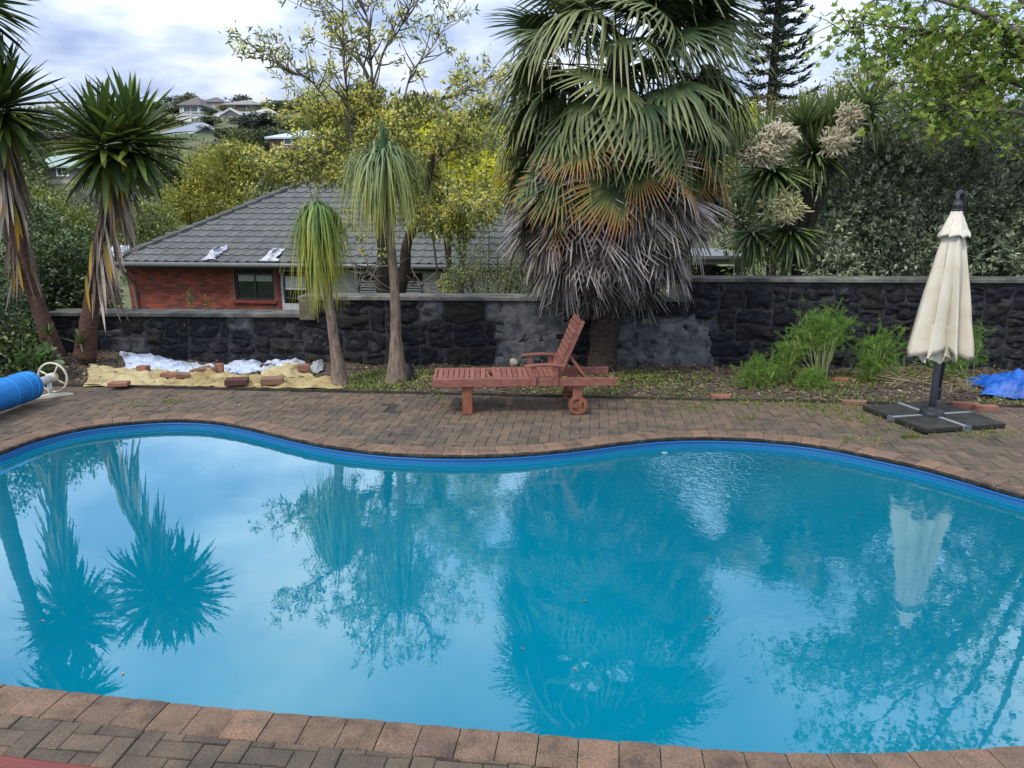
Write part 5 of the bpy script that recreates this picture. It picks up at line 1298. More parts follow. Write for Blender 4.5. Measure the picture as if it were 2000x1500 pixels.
# ------------------------------------------------------------------ two ponytail palms
M['pony'] = mat('ponytail_leaf', [(.0, .05, .10, .03), (.4, .12, .20, .045), (.75, .23, .28, .05), (1., .44, .38, .06)], .5, 2, nz=.4, island=.35, transl=.28, along=.75)
M['pony_b'] = mat('ponytail_leaf_grey', [(.0, .06, .11, .055), (.4, .14, .20, .09), (.8, .23, .27, .08), (1., .42, .37, .07)], .5, 2, nz=.4, island=.35, transl=.28, along=.75)
M['pony_bark'] = mat('ponytail_bark', [(.075, .055, .038), (.165, .122, .085), (.26, .205, .15)], .95, 11, bump=1, bscale=34, stretch=(2.2, 2.2, .6), coords='World', nz=1.1)
def ponytail(label, path, radii, head, R, drop, nl, lm, tuft, seed):
    rs_ = np.random.default_rng(seed)
    t = empty('ponytail_palm', path[0], label, 'ponytail palm', 'ponytail palms in the bed')
    P = [Vector(p) for p in path]; Q, RR = [], []
    for i in range(len(P) - 1):
        p0, p1, p2, p3 = P[max(i - 1, 0)], P[i], P[i + 1], P[min(i + 2, len(P) - 1)]
        for k in range(7):
            s = k / 7; Q.append(.5 * (2 * p1 + (p2 - p0) * s + (2 * p0 - 5 * p1 + 4 * p2 - p3) * s * s + (3 * p1 - p0 - 3 * p2 + p3) * s ** 3)); RR.append(radii[i] * (1 - s) + radii[i + 1] * s)
    Q.append(P[-1]); RR.append(radii[-1])
    b = MB(); b.tube(Q, RR, 18)
    b.v = [tuple(Vector(v) + Vector((mnoise.noise((v[0] * 30, v[1] * 30, v[2] * 5)), mnoise.noise((v[0] * 30 + 9, v[1] * 30, v[2] * 5)), 0)) * .008) for v in b.v]
    b.build('trunk', M['pony_bark'], t, smooth=True)
    h = np.array(head); K = 11; ts = np.linspace(0, 1, K)
    az = rs_.uniform(0, 2 * np.pi, nl); rr = R * rs_.uniform(.25, 1.05, nl) ** .8; dr = drop * rs_.uniform(.4, 1.1, nl); rise = rs_.uniform(.08, .50, nl) * (.45 + .55 * R / .66 if R > .5 else .5) * (1.25 - rr / R * .5)
    dirs = np.c_[np.cos(az), np.sin(az)]
    sw = rs_.normal(0, .09, (nl, 2))
    hor = rr[:, None] * (1 - (1 - ts[None]) ** (1.7 if R > .5 else 2.4))
    ver = rise[:, None] * np.sin(np.minimum(ts * 2.8, np.pi))[None] - dr[:, None] * np.maximum(ts - .10, 0)[None] ** 1.65 * 1.06
    PP = np.stack([h[0] + dirs[:, :1] * hor + sw[:, :1] * ts[None] ** 2, h[1] + dirs[:, 1:] * hor + sw[:, 1:] * ts[None] ** 2, h[2] + ver], -1)
    S = np.stack([-dirs[:, 1], dirs[:, 0], np.zeros(nl)], -1)[:, None, :]
    W = np.array([.012, .0115, .011, .010, .0095, .0085, .0075, .0065, .005, .0035, .001])
    V, F, A = strips(PP, W, S)
    np_obj('leaf_crown', V, F, lm, t, attr=A)
    if tuft:    # stiff young leaves standing upright in the centre
        m_ = tuft[0]; az = rs_.uniform(0, 2 * np.pi, m_); a = rs_.uniform(.02, tuft[2], m_); L = tuft[1] * rs_.uniform(.6, 1, m_)
        d = np.c_[np.cos(az) * a, np.sin(az) * a, np.ones(m_)]
        PP = h + d[:, None] * (np.linspace(0, 1, 6)[None, :, None] * L[:, None, None]); S = np.c_[-np.sin(az), np.cos(az), np.zeros(m_)][:, None]
        V, F, A = strips(PP, np.array([.012, .011, .009, .007, .004, .001]), S); np_obj('young_leaves', V, F, lm, t, attr=A * .3)
    return t
def bedpt(px, py, dz=-.02):
    p = gp(px, py, .05); return Vector((p.x, p.y, bz(p.x, p.y) + dz))
p0 = bedpt(664, 746); Yp = p0.y
ponytail('shorter ponytail palm with a drooping yellow green mop beside the sheets', [p0, at(660, 715, Yp), at(652, 660, Yp), at(640, 570, Yp), at(630, 500, Yp), at(622, 425, Yp)], [.135, .09, .066, .058, .05, .04], at(621, 412, Yp), .36, 1.42, 420, M['pony'], (26, .16, .5), 21)
p0 = bedpt(774, 742); Yp = p0.y
ponytail('taller ponytail palm with a flared trunk and wide grey green mop', [p0, at(775, 715, Yp), at(773, 660, Yp), at(772, 590, Yp), at(766, 500, Yp), at(756, 400, Yp), at(752, 330, Yp)], [.17, .125, .074, .066, .056, .045, .04], at(751, 330, Yp), .66, 1.12, 470, M['pony_b'], (90, .62, .22), 22)

# ------------------------------------------------------------------ yellow flowering tree behind the wall
M['fl_leaf'] = leafmat('flowering_tree_leaf', [(.06, .095, .026), (.14, .18, .045), (.24, .26, .075), (.34, .34, .13)], .5, .45)
M['fl_yellow'] = leafmat('pale_yellow_blossom', [(.48, .45, .07), (.70, .64, .12), (.80, .74, .26), (.62, .58, .10)], .6, .5)
YT = 14.5
tb0 = at(768, 600, YT); tb0.z = float(terrain_z(tb0.x, YT))
ftree = empty('flowering_tree', tb0, 'open crowned tree with pale yellow blossom behind the two ponytail palms', 'tree')
def tpath(px_, r0, r1, y0=0., y1=0.):
    n_ = len(px_); P = [at(x, y, YT + y0 + (y1 - y0) * i / (n_ - 1)) for i, (x, y) in enumerate(px_)]
    Q = []
    for i in range(n_ - 1):
        a, b_, c, d = P[max(i - 1, 0)], P[i], P[i + 1], P[min(i + 2, n_ - 1)]
        for k in range(5):
            s = k / 5; Q.append(.5 * (2 * b_ + (c - a) * s + (2 * a - 5 * b_ + 4 * c - d) * s * s + (3 * b_ - a - 3 * c + d) * s ** 3))
    Q.append(P[-1])
    return Q, [r0 + (r1 - r0) * i / (len(Q) - 1) for i in range(len(Q))]
trunk = [tpath([(760, 640), (752, 560), (752, 500), (744, 420), (736, 360), (730, 300)], .20, .06), tpath([(772, 600), (790, 530), (794, 480), (815, 420), (838, 350), (845, 300)], .13, .035, .1, -.3)]
limbs = [tpath(p, a, b_, 0, yy) for p, a, b_, yy in (
    ([(730, 300), (728, 230), (727, 160), (722, 90), (718, 40), (706, 0), (700, -40)], .085, .02, .2), ([(702, 330), (684, 260), (677, 180), (671, 100), (670, 40), (668, -40)], .065, .022, -.6),
    ([(728, 170), (705, 120), (672, 92), (650, 60), (640, 30), (615, 5)], .05, .012, .8), ([(728, 165), (750, 100), (778, 60), (798, 18), (812, -20)], .05, .014, -.9),
    ([(790, 190), (805, 140), (835, 105), (858, 70), (880, 35)], .045, .012, .7), ([(652, 215), (622, 175), (600, 152), (565, 142), (535, 118), (508, 92)], .04, .010, -.7),
    ([(835, 230), (862, 195), (895, 180), (930, 165), (955, 150)], .045, .012, 1.0), ([(735, 350), (690, 335), (650, 342), (628, 318), (604, 308), (570, 330), (515, 338)], .07, .014, -1.0),
    ([(838, 330), (870, 300), (900, 268), (925, 225), (945, 200)], .06, .015, -.8), ([(690, 340), (660, 290), (640, 255), (605, 235), (590, 205)], .05, .012, 1.2),
    ([(745, 300), (710, 260), (690, 235), (640, 225), (600, 190)], .04, .012, .5), ([(820, 320), (870, 312), (910, 300), (950, 292)], .04, .012, .9),
    ([(794, 480), (830, 440), (870, 425), (905, 400), (925, 410)], .045, .012, -1.0), ([(752, 500), (728, 540), (706, 562), (690, 580)], .04, .010, -1.3), ([(795, 560), (818, 552), (836, 566), (850, 585)], .035, .009, -1.2), ([(736, 548), (722, 520), (716, 532), (705, 548)], .05, .012, -1.4))]
rs = random.Random(31); twigs = []; tips = []
for Q, R_ in limbs:
    for i in range(3, len(Q)):
        for rep in range(2):
            if rs.random() < (.8 if proj(*Q[i])[1] > 170 else .68):
                ax_ = (Q[i] - Q[i - 1]).normalized(); d = (ax_ * .55 + Vector((rs.uniform(-1, 1), rs.uniform(-1, 1), rs.uniform(-.35, .8)))).normalized()
                L = rs.uniform(.25, .75); q1 = Q[i] + d * L * .5; q2 = q1 + (d + Vector((0, 0, .25))).normalized() * L * .5
                twigs.append(([Q[i], q1, q2], [R_[i] * .35 + .003, R_[i] * .2 + .003, .004])); tips += [(q2, d), (q1, d)] if proj(*q2)[1] > 170 else [(q2, d)]
    tips.append((Q[-1], (Q[-1] - Q[-2]).normalized()))
tubes_obj('trunk', trunk, M['bark_dark'], ftree, 10)
tubes_obj('limbs', [(q_, [x_ * .42 for x_ in r_]) for q_, r_ in limbs] + twigs, M['bark_grey'], ftree, 5)
TP = np.array([tuple(p) for p, _ in tips]); TD = np.array([tuple(d) for _, d in tips])
dead = [i for i, (p, _) in enumerate(tips) if proj(*p)[1] > 500 and proj(*p)[0] < 860]
keep = np.ones(len(TP), bool); keep[dead] = False; TP, TD = TP[keep], TD[keep]
PX = np.array([proj(*p)[:2] for p in TP])
# a fuller lower crown
blobs = [(at(640, 240, YT), (.75, .8, .38)), (at(745, 240, YT - .3), (1.1, 1.0, .55)), (at(690, 285, YT + .4), (.8, .8, .4)), (at(860, 255, YT), (.95, 1.0, .6)), (at(905, 330, YT + .3), (.6, .8, .6)), (at(620, 330, YT - .6), (.6, .5, .42)), (at(850, 400, YT + .3), (.65, .6, .55)), (at(900, 440, YT - .4), (.55, .5, .4)), (at(690, 430, YT + .5), (.35, .4, .3)), (at(790, 340, YT + .6), (.9, .6, .7))]
BP, BO = blob_pts(blobs, 820, .8, -.12, 2.1)
CP, CD = np.r_[TP, BP], np.r_[TD, BO]
V, F = clusters(CP, CD, 12, .055, .14, .036, T_LANCE, 0, .75, droop=.55, nup=.5)
np_obj('crown', V, F, M['fl_leaf'], ftree)
sel = RNG.random(len(CP)) < np.where(np.array([proj(*p)[1] for p in CP]) > 150, .95, .45)
V, F = clusters(CP[sel] + np.array([0, -.05, .05]), CD[sel], 15, .065, .07, .04, T_DIAM, .5, .9)
np_obj('blossom', V, F, M['fl_yellow'], ftree)

# ------------------------------------------------------------------ shrubs and trees right behind the wall
def tz(x, y): return float(terrain_z(x, y))
def bpt(px, Y): 
    p = at(px, 600, Y); return (p.x, Y, tz(p.x, Y))
M['pitto'] = leafmat('olive_shrub_leaf', [(.07, .085, .035), (.14, .16, .07), (.21, .225, .10), (.30, .30, .16)], .5, .3)
bush('olive_shrub', 'airy olive green shrub with thin dark stems between the flowering tree and the fan palm', 'shrub', bpt(965, 13.2), [(at(950, 520, 13.2), (.75, .6, .45)), (at(1000, 480, 13.4), (.6, .5, .55)), (at(940, 570, 13.0), (.8, .5, .3)), (at(1040, 540, 13.2), (.55, .5, .45)), (at(900, 545, 13.2), (.35, .4, .25))], 1500, 8, .045, .02, T_DIAM, M['pitto'], gap=-.3, gapf=2.4, spread=.05, fill=.85, stems=14, r=.03)
M['lime'] = leafmat('lime_yellow_leaf', [(.24, .28, .008), (.45, .48, .014), (.62, .60, .02), (.75, .68, .05)], .5, .4)
bush('lime_tree', 'bright lime yellow tree behind the flowering tree and left of the fan palm', 'tree', bpt(890, 20), [(at(890, 300, 20), (1.0, .9, 1.0)), (at(930, 260, 20.4), (.8, .8, .7)), (at(850, 330, 19.7), (.8, .7, .8)), (at(920, 360, 20), (.9, .8, .9)), (at(960, 300, 20.5), (.9, .8, 1.1)), (at(870, 400, 20), (.7, .7, .6))], 1400, 9, .12, .06, T_DIAM, M['lime'], gap=-.25, gapf=1.6, spread=.12, stems=8)
M['darkleaf'] = leafmat('dark_glossy_leaf', [(.016, .03, .010), (.035, .062, .018), (.065, .11, .03), (.14, .18, .05)], .4, .2, spec=.5)
M['midleaf'] = leafmat('mid_green_leaf', [(.045, .07, .016), (.10, .14, .032), (.17, .21, .045), (.28, .29, .06)], .5, .3)
bush('dark_shrub', 'dark glossy leaved shrub filling the space left of the brick house', 'shrub', bpt(120, 13.2), [(at(115, 525, 13.2), (.65, .7, .8)), (at(50, 465, 13.6), (.6, .7, .65)), (at(150, 570, 13), (.45, .6, .6)), (at(20, 580, 12.6), (.9, .8, .9)), (at(180, 600, 13), (.35, .5, .5))], 2300, 9, .085, .042, T_LANCE, M['darkleaf'], gap=-.3, gapf=1.9, spread=.09, fill=.6, stems=12)
bush('sunlit_shrub', 'yellow green shrub top rising behind the leaning yucca trunk', 'shrub', bpt(95, 16.5), [(at(95, 430, 16.5), (.6, .7, .45)), (at(60, 400, 16.8), (.5, .6, .35)), (at(140, 465, 16.3), (.6, .6, .5)), (at(170, 450, 16.6), (.4, .5, .4))], 650, 9, .10, .045, T_LANCE, M['midleaf'], gap=-.35, gapf=1.8, spread=.1, stems=6)
bush('corner_shrub', 'dark shrub in the lower left corner in front of the yucca trunks', 'shrub', (at(10, 720, 10.9).x, 10.6, .1), [(at(-10, 640, 10.7), (.5, .5, .5)), (at(10, 700, 10.5), (.42, .45, .35)), (at(-60, 560, 10.8), (.6, .6, .7)), (at(55, 690, 10.8), (.28, .35, .3))], 750, 9, .075, .038, T_LANCE, M['darkleaf'], gap=-.3, gapf=2.4, spread=.07, fill=.6, stems=10, r=.02)
M['broad'] = leafmat('broad_leaf', [(.035, .075, .018), (.07, .13, .03), (.10, .17, .045)], .45, .25)
bush('broad_leaved_plant', 'low plant with broad green leaves behind the hand wheel of the reel', 'plant', bedpt(72, 738), [(at(70, 715, 10.15), (.22, .2, .13)), (at(95, 700, 10.3), (.18, .2, .10))], 34, 3, .15, .095, T_ROUND, M['broad'], gap=None, spread=.03, up=.3, stems=8, r=.01, nup=1.6, fill=.9)
# the large grey green bush on the right
M['greygreen'] = leafmat('grey_green_leaf', [(.05, .068, .035), (.13, .165, .095), (.235, .28, .17), (.40, .44, .31)], .38, .3, nz=.8, scale=1.6, spec=.6)
gb = [(at(1640, 470, 13), (.62, .7, .62)), (at(1720, 380, 13.2), (.9, .9, .8)), (at(1690, 300, 13.5), (.62, .7, .6)), (at(1800, 280, 13.4), (.95, .9, .75)), (at(1880, 400, 13.1), (1.0, .9, .95)), (at(1780, 480, 12.8), (1.0, .8, .6)), (at(1980, 330, 13.2), (1.0, .9, .95)), (at(1990, 480, 12.8), (1.0, .8, .65)), (at(1620, 525, 12.6), (.5, .5, .22)), (at(1900, 500, 12.6), (.9, .6, .5)), (at(1720, 250, 14), (.4, .5, .4)), (at(2100, 420, 13), (.9, .9, 1.2)), (at(1670, 400, 13.0), (.5, .6, .5))]
bush('pohutukawa_bush', 'large dense grey green bush above the wall behind the parasol', 'bush', bpt(1800, 13.3), gb, 6800, 9, .085, .045, T_LANCE, M['greygreen'], gap=-.4, gapf=1.7, spread=.03, up=.5, rnd=.65, fill=.4, stems=14, r=.03, nup=1.5)
M['shoot'] = leafmat('bush_highlight_leaf', [(.15, .19, .10), (.30, .35, .21), (.50, .54, .39)], .4, .3, nz=.5)  # paler leaf colour that paints highlights onto the grey green bush
_pb = bpy.data.objects['pohutukawa_bush']; P, o = blob_pts(gb, 3600, .12, -.2, 2.1, 3.)
k = o[:, 1] < .35; P, o = P[k] + o[k] * .03, o[k]
V, F = clusters(P, o, 8, .02, .095, .044, T_LANCE, .35, .75, nup=1.2); np_obj('highlight_leaves', V, F, M['shoot'], _pb)  # pale rosettes on the outer near side, standing in for highlights
bush('screen_shrub', 'dark shrub filling the gap under the cabbage tree beside the shed', 'shrub', bpt(1500, 15.2), [(at(1480, 520, 15.2), (.6, .6, .45)), (at(1560, 470, 15.4), (.6, .6, .7)), (at(1500, 420, 15.8), (.7, .6, .6)), (at(1430, 440, 16), (.35, .5, .5)), (at(1470, 360, 16), (.6, .6, .6))], 900, 9, .09, .045, T_LANCE, M['darkleaf'], gap=-.4, gapf=1.9, spread=.08, stems=6)
bush('screen_shrub', 'mid green shrub behind the fan palm skirt left of the trunk', 'shrub', bpt(1060, 15), [(at(1040, 540, 15), (.6, .6, .5)), (at(1090, 500, 15.3), (.6, .6, .6)), (at(1330, 520, 15.3), (.4, .5, .35))], 450, 9, .09, .045, T_LANCE, M['midleaf'], gap=-.4, gapf=1.9, spread=.08, stems=6)
# overhanging star-leaved tree, its trunk off to the right
M['maple'] = leafmat('star_leaf', [(.08, .145, .026), (.16, .25, .04), (.26, .36, .055), (.40, .47, .09)], .45, .5, nz=.6)
mb_ = Vector((8.6, 12.2, 0)); maple = empty('star_leaved_tree', mb_, 'tall light green star leaved tree leaning in from the top right corner', 'tree')
YM = 11.8; ml = []
def mp(pts_, r0, r1, ya, yb):
    P = [at(x, y, ya + (yb - ya) * i / (len(pts_) - 1)) for i, (x, y) in enumerate(pts_)]
    ml.append((P, [r0 + (r1 - r0) * i / (len(P) - 1) for i in range(len(P))]))
mp([(2180, 420), (2120, 250), (2060, 130), (1980, 60), (1900, 20), (1800, -10)], .12, .02, 12.2, 11.0); mp([(2100, 230), (2010, 170), (1940, 150), (1880, 150), (1820, 155), (1740, 165)], .05, .008, 12.2, 11.4)
mp([(2060, 130), (1980, 110), (1900, 80), (1800, 60), (1720, 50), (1640, 38)], .045, .006, 12, 10.9); mp([(2120, 250), (2040, 230), (1960, 215), (1880, 220), (1800, 200)], .04, .006, 12.2, 11.2)
mp([(2060, 130), (2000, 0), (1900, -60), (1780, -40), (1690, 10), (1655, 70)], .05, .006, 12, 11.2); mp([(1900, 80), (1840, 50), (1760, 80), (1700, 105)], .02, .004, 11.3, 11.1); mp([(1980, 60), (1940, 120), (1880, 180), (1840, 210)], .02, .005, 11.6, 11.2)
for e_ in ((6.4, 11.6, 8.0), (7.7, 12, 9.2), (5.5, 11.3, 6.6), (9.3, 12, 8.6)): ml.append(([ml[0][0][0], ml[0][0][0].lerp(Vector(e_), .5) + Vector((.25, 0, .2)), Vector(e_)], [.09, .05, .012]))
ml.append(([mb_, mb_ + Vector((.1, 0, 2)), ml[0][0][0]], [.2, .16, .12]))
rs = random.Random(77); mtips = []; tw = []
for Q, R_ in ml[:-1]:
    for i in range(1, len(Q)):
        for k in range(11):
            p = Q[i - 1].lerp(Q[i], rs.random()); d = Vector((rs.uniform(-1, 1), rs.uniform(-1, 1), rs.uniform(-.8, .5))).normalized(); L = rs.uniform(.2, .75)
            tw.append(([p, p + d * L * .6, p + d * L + Vector((0, 0, -.06))], [.008, .005, .003])); mtips += [(p + d * L * f + Vector((rs.uniform(-.05, .05), 0, -.06 * f)), d) for f in (.55, .8, 1)]
tubes_obj('trunk', ml, M['bark_grey'], maple, 7); tag(tubes_obj('twigs', tw, M['bark_dark'], maple, 4), kind='stuff')
P = np.array([tuple(p) for p, _ in mtips]); D = np.array([tuple(d) for _, d in mtips])
mb2 = [(at(1960, 60, 11.8), (.75, .6, .7)), (at(1930, 180, 12), (.9, .6, .42)), (at(1830, 60, 11.8), (.55, .5, .4)), (at(2010, 200, 11.6), (.6, .6, .8)), (at(1860, 130, 11.9), (.6, .5, .3)), (at(1800, 190, 12.2), (.45, .4, .28)), (at(1900, 230, 12.3), (.6, .5, .3))]
hi = [((5.6, 11.4, 6.3), (.9, .8, .7)), ((7.0, 11.8, 6.8), (1.1, 1, .9)), ((8.4, 12, 7.4), (1.3, 1.1, 1.1)), ((6.4, 11.6, 8.0), (1.0, .9, .8)), ((7.7, 12, 9.0), (1.2, 1.1, .9)), ((5.4, 11.2, 7.4), (.6, .6, .5)), ((9.4, 12, 8.6), (1.2, 1.1, 1.2)), ((8.8, 12.2, 6.0), (1.2, 1., .9))]
P2, D2 = blob_pts(mb2, 560, .9, -.1, 2.4); P3, D3 = blob_pts(hi, 1500, .9, -.1, 1.9); P2, D2 = np.r_[P2, P3], np.r_[D2, D3]; P, D = np.r_[P, P2], np.r_[D, D2]
P[:, 2] = np.maximum(P[:, 2], CAM_H + .2)
V, F = clusters(P, D, 3, .07, .115, .115, T_STAR, 0, .8, droop=.35, nup=.9)
np_obj('crown', V, F, M['maple'], maple)
# yellow green tree behind
M['ygleaf'] = leafmat('yellow_green_leaf', [(.08, .11, .018), (.18, .20, .03), (.30, .295, .045), (.44, .38, .07)], .5, .3)
bush('round_tree', 'yellow green round crowned tree behind the star leaved branches', 'tree', bpt(1790, 23), [(at(1760, 150, 23), (1.7, 1.5, .8)), (at(1680, 175, 23), (.8, 1.0, .6)), (at(1850, 130, 23.5), (1.6, 1.5, 1.1)), (at(1960, 150, 24), (2.0, 1.5, 1.5)), (at(1760, 230, 23), (2.0, 1.5, 1.0)), (at(1900, 300, 24), (2.5, 1.5, 1.5)), (at(1700, 330, 24), (1.6, 1.3, 1.6))], 2600, 9, .14, .06, T_LANCE, M['ygleaf'], gap=-.35, gapf=1.2, spread=.13, stems=10, r=.16)
M['bronze'] = leafmat('bronze_green_leaf', [(.075, .075, .025), (.15, .14, .045), (.22, .20, .065)], .6, .25)
bush('bronze_bush', 'bronze green bush tops below the tall pine', 'bush', bpt(1520, 26), [(at(1490, 225, 26), (.8, .8, .5)), (at(1560, 218, 26.5), (.8, .8, .6)), (at(1460, 260, 26), (.8, .8, .8)), (at(1530, 270, 26), (1.2, .9, .8)), (at(1600, 240, 27), (1., .9, .7))], 1300, 9, .11, .06, T_DIAM, M['bronze'], gap=-.4, gapf=1.5, spread=.12, stems=6)
bush('lime_shrub', 'small lime coloured shrub between the fan palm and the cabbage tree', 'shrub', bpt(1448, 19), [(at(1448, 232, 19), (.28, .4, .35)), (at(1460, 262, 19), (.4, .4, .3)), (at(1435, 300, 19), (.3, .4, .8))], 260, 9, .10, .055, T_DIAM, M['lime'], gap=None, spread=.08, stems=5)

# ------------------------------------------------------------------ cabbage tree with cream flower heads
M['cab'] = mat('cabbage_leaf', [(.0, .04, .07, .022), (.5, .10, .155, .045), (1., .20, .25, .09)], .42, 1.5, nz=.5, objr=.6, transl=.22, spec=.45, along=.6)
M['cabfl'] = mat('cream_flower', [(.66, .58, .42), (.80, .73, .56), (.88, .82, .68)], .8, 6, nz=.5, island=.8, transl=.4)
M['cabfl_g'] = mat('young_cream_flower', [(.66, .62, .34), (.82, .77, .47), (.88, .84, .6)], .8, 6, nz=.5, island=.8, transl=.4)
c_me = [blade_mesh('leaf', .80, .030, M['cab'], droop=d, fold=.3) for d in (.03, .2, .42)]
YC = 12.75; cb = bpt(1560, YC); cab = empty('cabbage_tree', cb, 'cabbage tree with drooping sword leaves and fluffy cream flower heads', 'tree')
heads = [((1625, 268), 1.0, 'up', 130), ((1440, 308), .85, 'up', 80), ((1508, 335), 1.0, 'down', 150), ((1590, 300), .95, 'all', 130), ((1545, 450), .9, 'down', 130), ((1470, 455), .8, 'down', 90), ((1690, 212), .8, 'all', 70), ((1570, 250), .75, 'up', 80), ((1490, 300), .85, 'up', 70)]
st = []
for (hp, sc, mode, nl) in heads:
    h = at(*hp, YC + random.uniform(-.25, .25)); b0 = Vector(cb)
    st.append(([b0 + Vector((0, 0, -.1)), at(1558, 560, YC), at(1560, 500, YC).lerp(h, .12), h.lerp(Vector((b0.x, h.y, h.z - .5)), .35), h], [.085, .075, .06, .04, .035]))
    for k in range(nl):
        f = (k + .5) / nl
        lo, hi = {'up': (.35, 1.45), 'down': (-1.35, .25), 'all': (-.9, 1.2)}[mode]
        el = lo + (hi - lo) * f; az = k * 2.39996
        put('leaf', c_me[0 if el > .3 else (1 if el > -.4 else 2)], cab, h, (math.cos(az) * math.cos(el), math.sin(az) * math.cos(el), math.sin(el)), sc * random.uniform(.75, 1.08), random.uniform(-.4, .4))
tubes_obj('trunk', st, M['bark_dark'], cab, 9)
for (fp, rx, rzz, m, nst) in (((1486, 296), .36, .24, 'cabfl', 520), ((1522, 264), .30, .20, 'cabfl', 380), ((1634, 276), .30, .24, 'cabfl', 330), ((1526, 404), .34, .27, 'cabfl_g', 520), ((1662, 225), .24, .22, 'cabfl', 200)):
    c = np.array(at(*fp, YC - .38)); d = rnd_unit(nst); d[:, 1] -= .25; d = unit(d)
    L = RNG.uniform(.6, 1.15, nst)[:, None] * np.array([rx, rx, rzz * 1.15]); K = 5
    s0_ = rnd_unit(nst) * np.array([rx, rx * .6, rzz]) * RNG.random((nst, 1)) ** .5 * .85; L = L * RNG.uniform(.25, .6, (nst, 1)); d = unit(d + s0_ / rx * .9)
    PP = c + s0_[:, None] + d[:, None] * L[:, None] * np.linspace(0, 1, K)[None, :, None] + np.cumsum(RNG.normal(0, .012, (nst, K, 3)), 1)
    S = unit(np.cross(d, rnd_unit(nst)))[:, None]
    V, F, A = strips(PP, np.array([.004, .012, .015, .013, .004]), S); V2, F2, A2 = strips(PP, np.array([.004, .012, .015, .013, .004]), np.cross(S, d[:, None]))
    np_obj('flower_head', np.r_[V, V2], np.r_[F, F2 + len(V)], M[m], cab)

# ------------------------------------------------------------------ tall whorled pine
M['pine'] = leafmat('pine_needle', [(.02, .038, .026), (.038, .066, .044), (.066, .10, .062)], .6, .05)
YN = 62; nb_ = at(1506, 205, YN); nbz = tz(nb_.x, YN); ntop = at(1510, -260, YN).z
pine = empty('norfolk_pine', (nb_.x, YN, nbz), 'tall dark whorled pine standing against the sky right of the fan palm', 'pine tree')
MB().tube([(nb_.x, YN, nbz), (nb_.x, YN, (nbz + ntop) / 2), (nb_.x, YN, ntop)], [.5, .33, .05], 10).build('trunk', M['bark_dark'], pine)
rs = random.Random(13); nP, nD, br = [], [], []
z = at(1506, 208, YN).z; zb = z
while z < ntop:
    f = (z - zb) / (ntop - zb); R = 3.25 * (1 - f) ** .8 + .25; nbr = 7
    a0 = rs.uniform(0, 1)
    for k in range(nbr):
        a = a0 + 2 * math.pi * k / nbr + rs.uniform(-.2, .2); L = R * rs.uniform(.75, 1.08); pp = []
        for s in np.linspace(0, 1, 9):
            pp.append(Vector((nb_.x + math.cos(a) * L * s, YN + math.sin(a) * L * s, z - .30 * math.sin(s * math.pi) * L * .35 + .20 * L * max(0, s - .6) + rs.uniform(-.03, .03))))
        br.append((pp, [.07 * (1 - .8 * i / 8) for i in range(9)]))
        sd = Vector((-math.sin(a), math.cos(a), 0))
        for i in range(2, 9):
            d0 = (pp[i] - pp[i - 1]).normalized()
            for s in (-1, 1):
                for q in range(2):
                    dd = (d0 * .7 + sd * s * rs.uniform(.5, .9) + Vector((0, 0, rs.uniform(-.05, .2)))).normalized()
                    nP.append(pp[i - 1].lerp(pp[i], rs.random())); nD.append(dd)
        nP += [pp[-2], pp[-1] - (pp[-1] - pp[-2]) * .4]; nD += [(pp[-1] - pp[-2]).normalized()] * 2
    z += .92 * (1 - .35 * f) * rs.uniform(.85, 1.15)
tag(tubes_obj('branches', br, M['bark_dark'], pine, 4), kind='stuff')
P, D = np.array([tuple(p) for p in nP]), np.array([tuple(d) for d in nD])
Va, Fa = leaves(np.repeat(P, 2, 0), np.repeat(D, 2, 0) + RNG.normal(0, .12, (len(P) * 2, 3)), RNG.normal(size=(len(P) * 2, 3)), RNG.uniform(.45, .85, len(P) * 2), .105, T_LANCE)
np_obj('crown', Va, Fa, M['pine'], pine)

# ------------------------------------------------------------------ mid distance and hillside trees
bush('bushy_tree', 'broad yellow green tree just beyond the tiled roof', 'tree', bpt(425, 34), [(at(440, 336, 34), (2.0, 2, .95)), (at(355, 385, 34), (1.3, 1.5, .95)), (at(500, 350, 34.5), (1.5, 1.5, 1.0)), (at(420, 395, 33.5), (2.6, 2, .9)), (at(545, 385, 34), (1.2, 1.2, .9)), (at(310, 410, 33.5), (.8, 1, .8)), (at(475, 312, 34), (1.0, 1.2, .6))], 3000, 9, .17, .075, T_LANCE, M['ygleaf'], gap=-.35, gapf=1.1, spread=.13, up=.4, stems=16, r=.13, sm='bark')
bush('pale_shrub', 'pale green shrub beside the left end of the tiled roof', 'shrub', bpt(260, 27), [(at(262, 455, 27), (.9, .8, .45)), (at(300, 425, 27.5), (.8, .8, .5)), (at(235, 430, 27), (.5, .6, .4))], 500, 9, .12, .06, T_DIAM, M['midleaf'], gap=-.4, gapf=1.6, spread=.1, stems=5)
bush('silvery_shrub', 'grey green shrub patch seen between the two yucca trunks', 'shrub', bpt(190, 40), [(at(190, 430, 40), (1.2, 1, .9)), (at(250, 405, 42), (1.8, 1.2, .8)), (at(160, 395, 42), (1.2, 1, .7))], 600, 8, .16, .08, T_DIAM, leafmat('silver_leaf', [(.06, .07, .05), (.12, .135, .10), (.20, .215, .16)], .6, .25), gap=-.4, gapf=1.2, spread=.14, stems=5)
M['hill_a'] = leafmat('hill_leaf_dark', [(.03, .045, .02), (.06, .085, .034), (.10, .125, .05)], .7, .15, scale=.3)
M['hill_b'] = leafmat('hill_leaf_olive', [(.06, .072, .026), (.115, .13, .045), (.17, .18, .065)], .7, .15, scale=.3)
M['hill_c'] = leafmat('hill_leaf_rust', [(.055, .035, .022), (.10, .062, .038), (.14, .095, .06)], .7, .1, scale=.3)
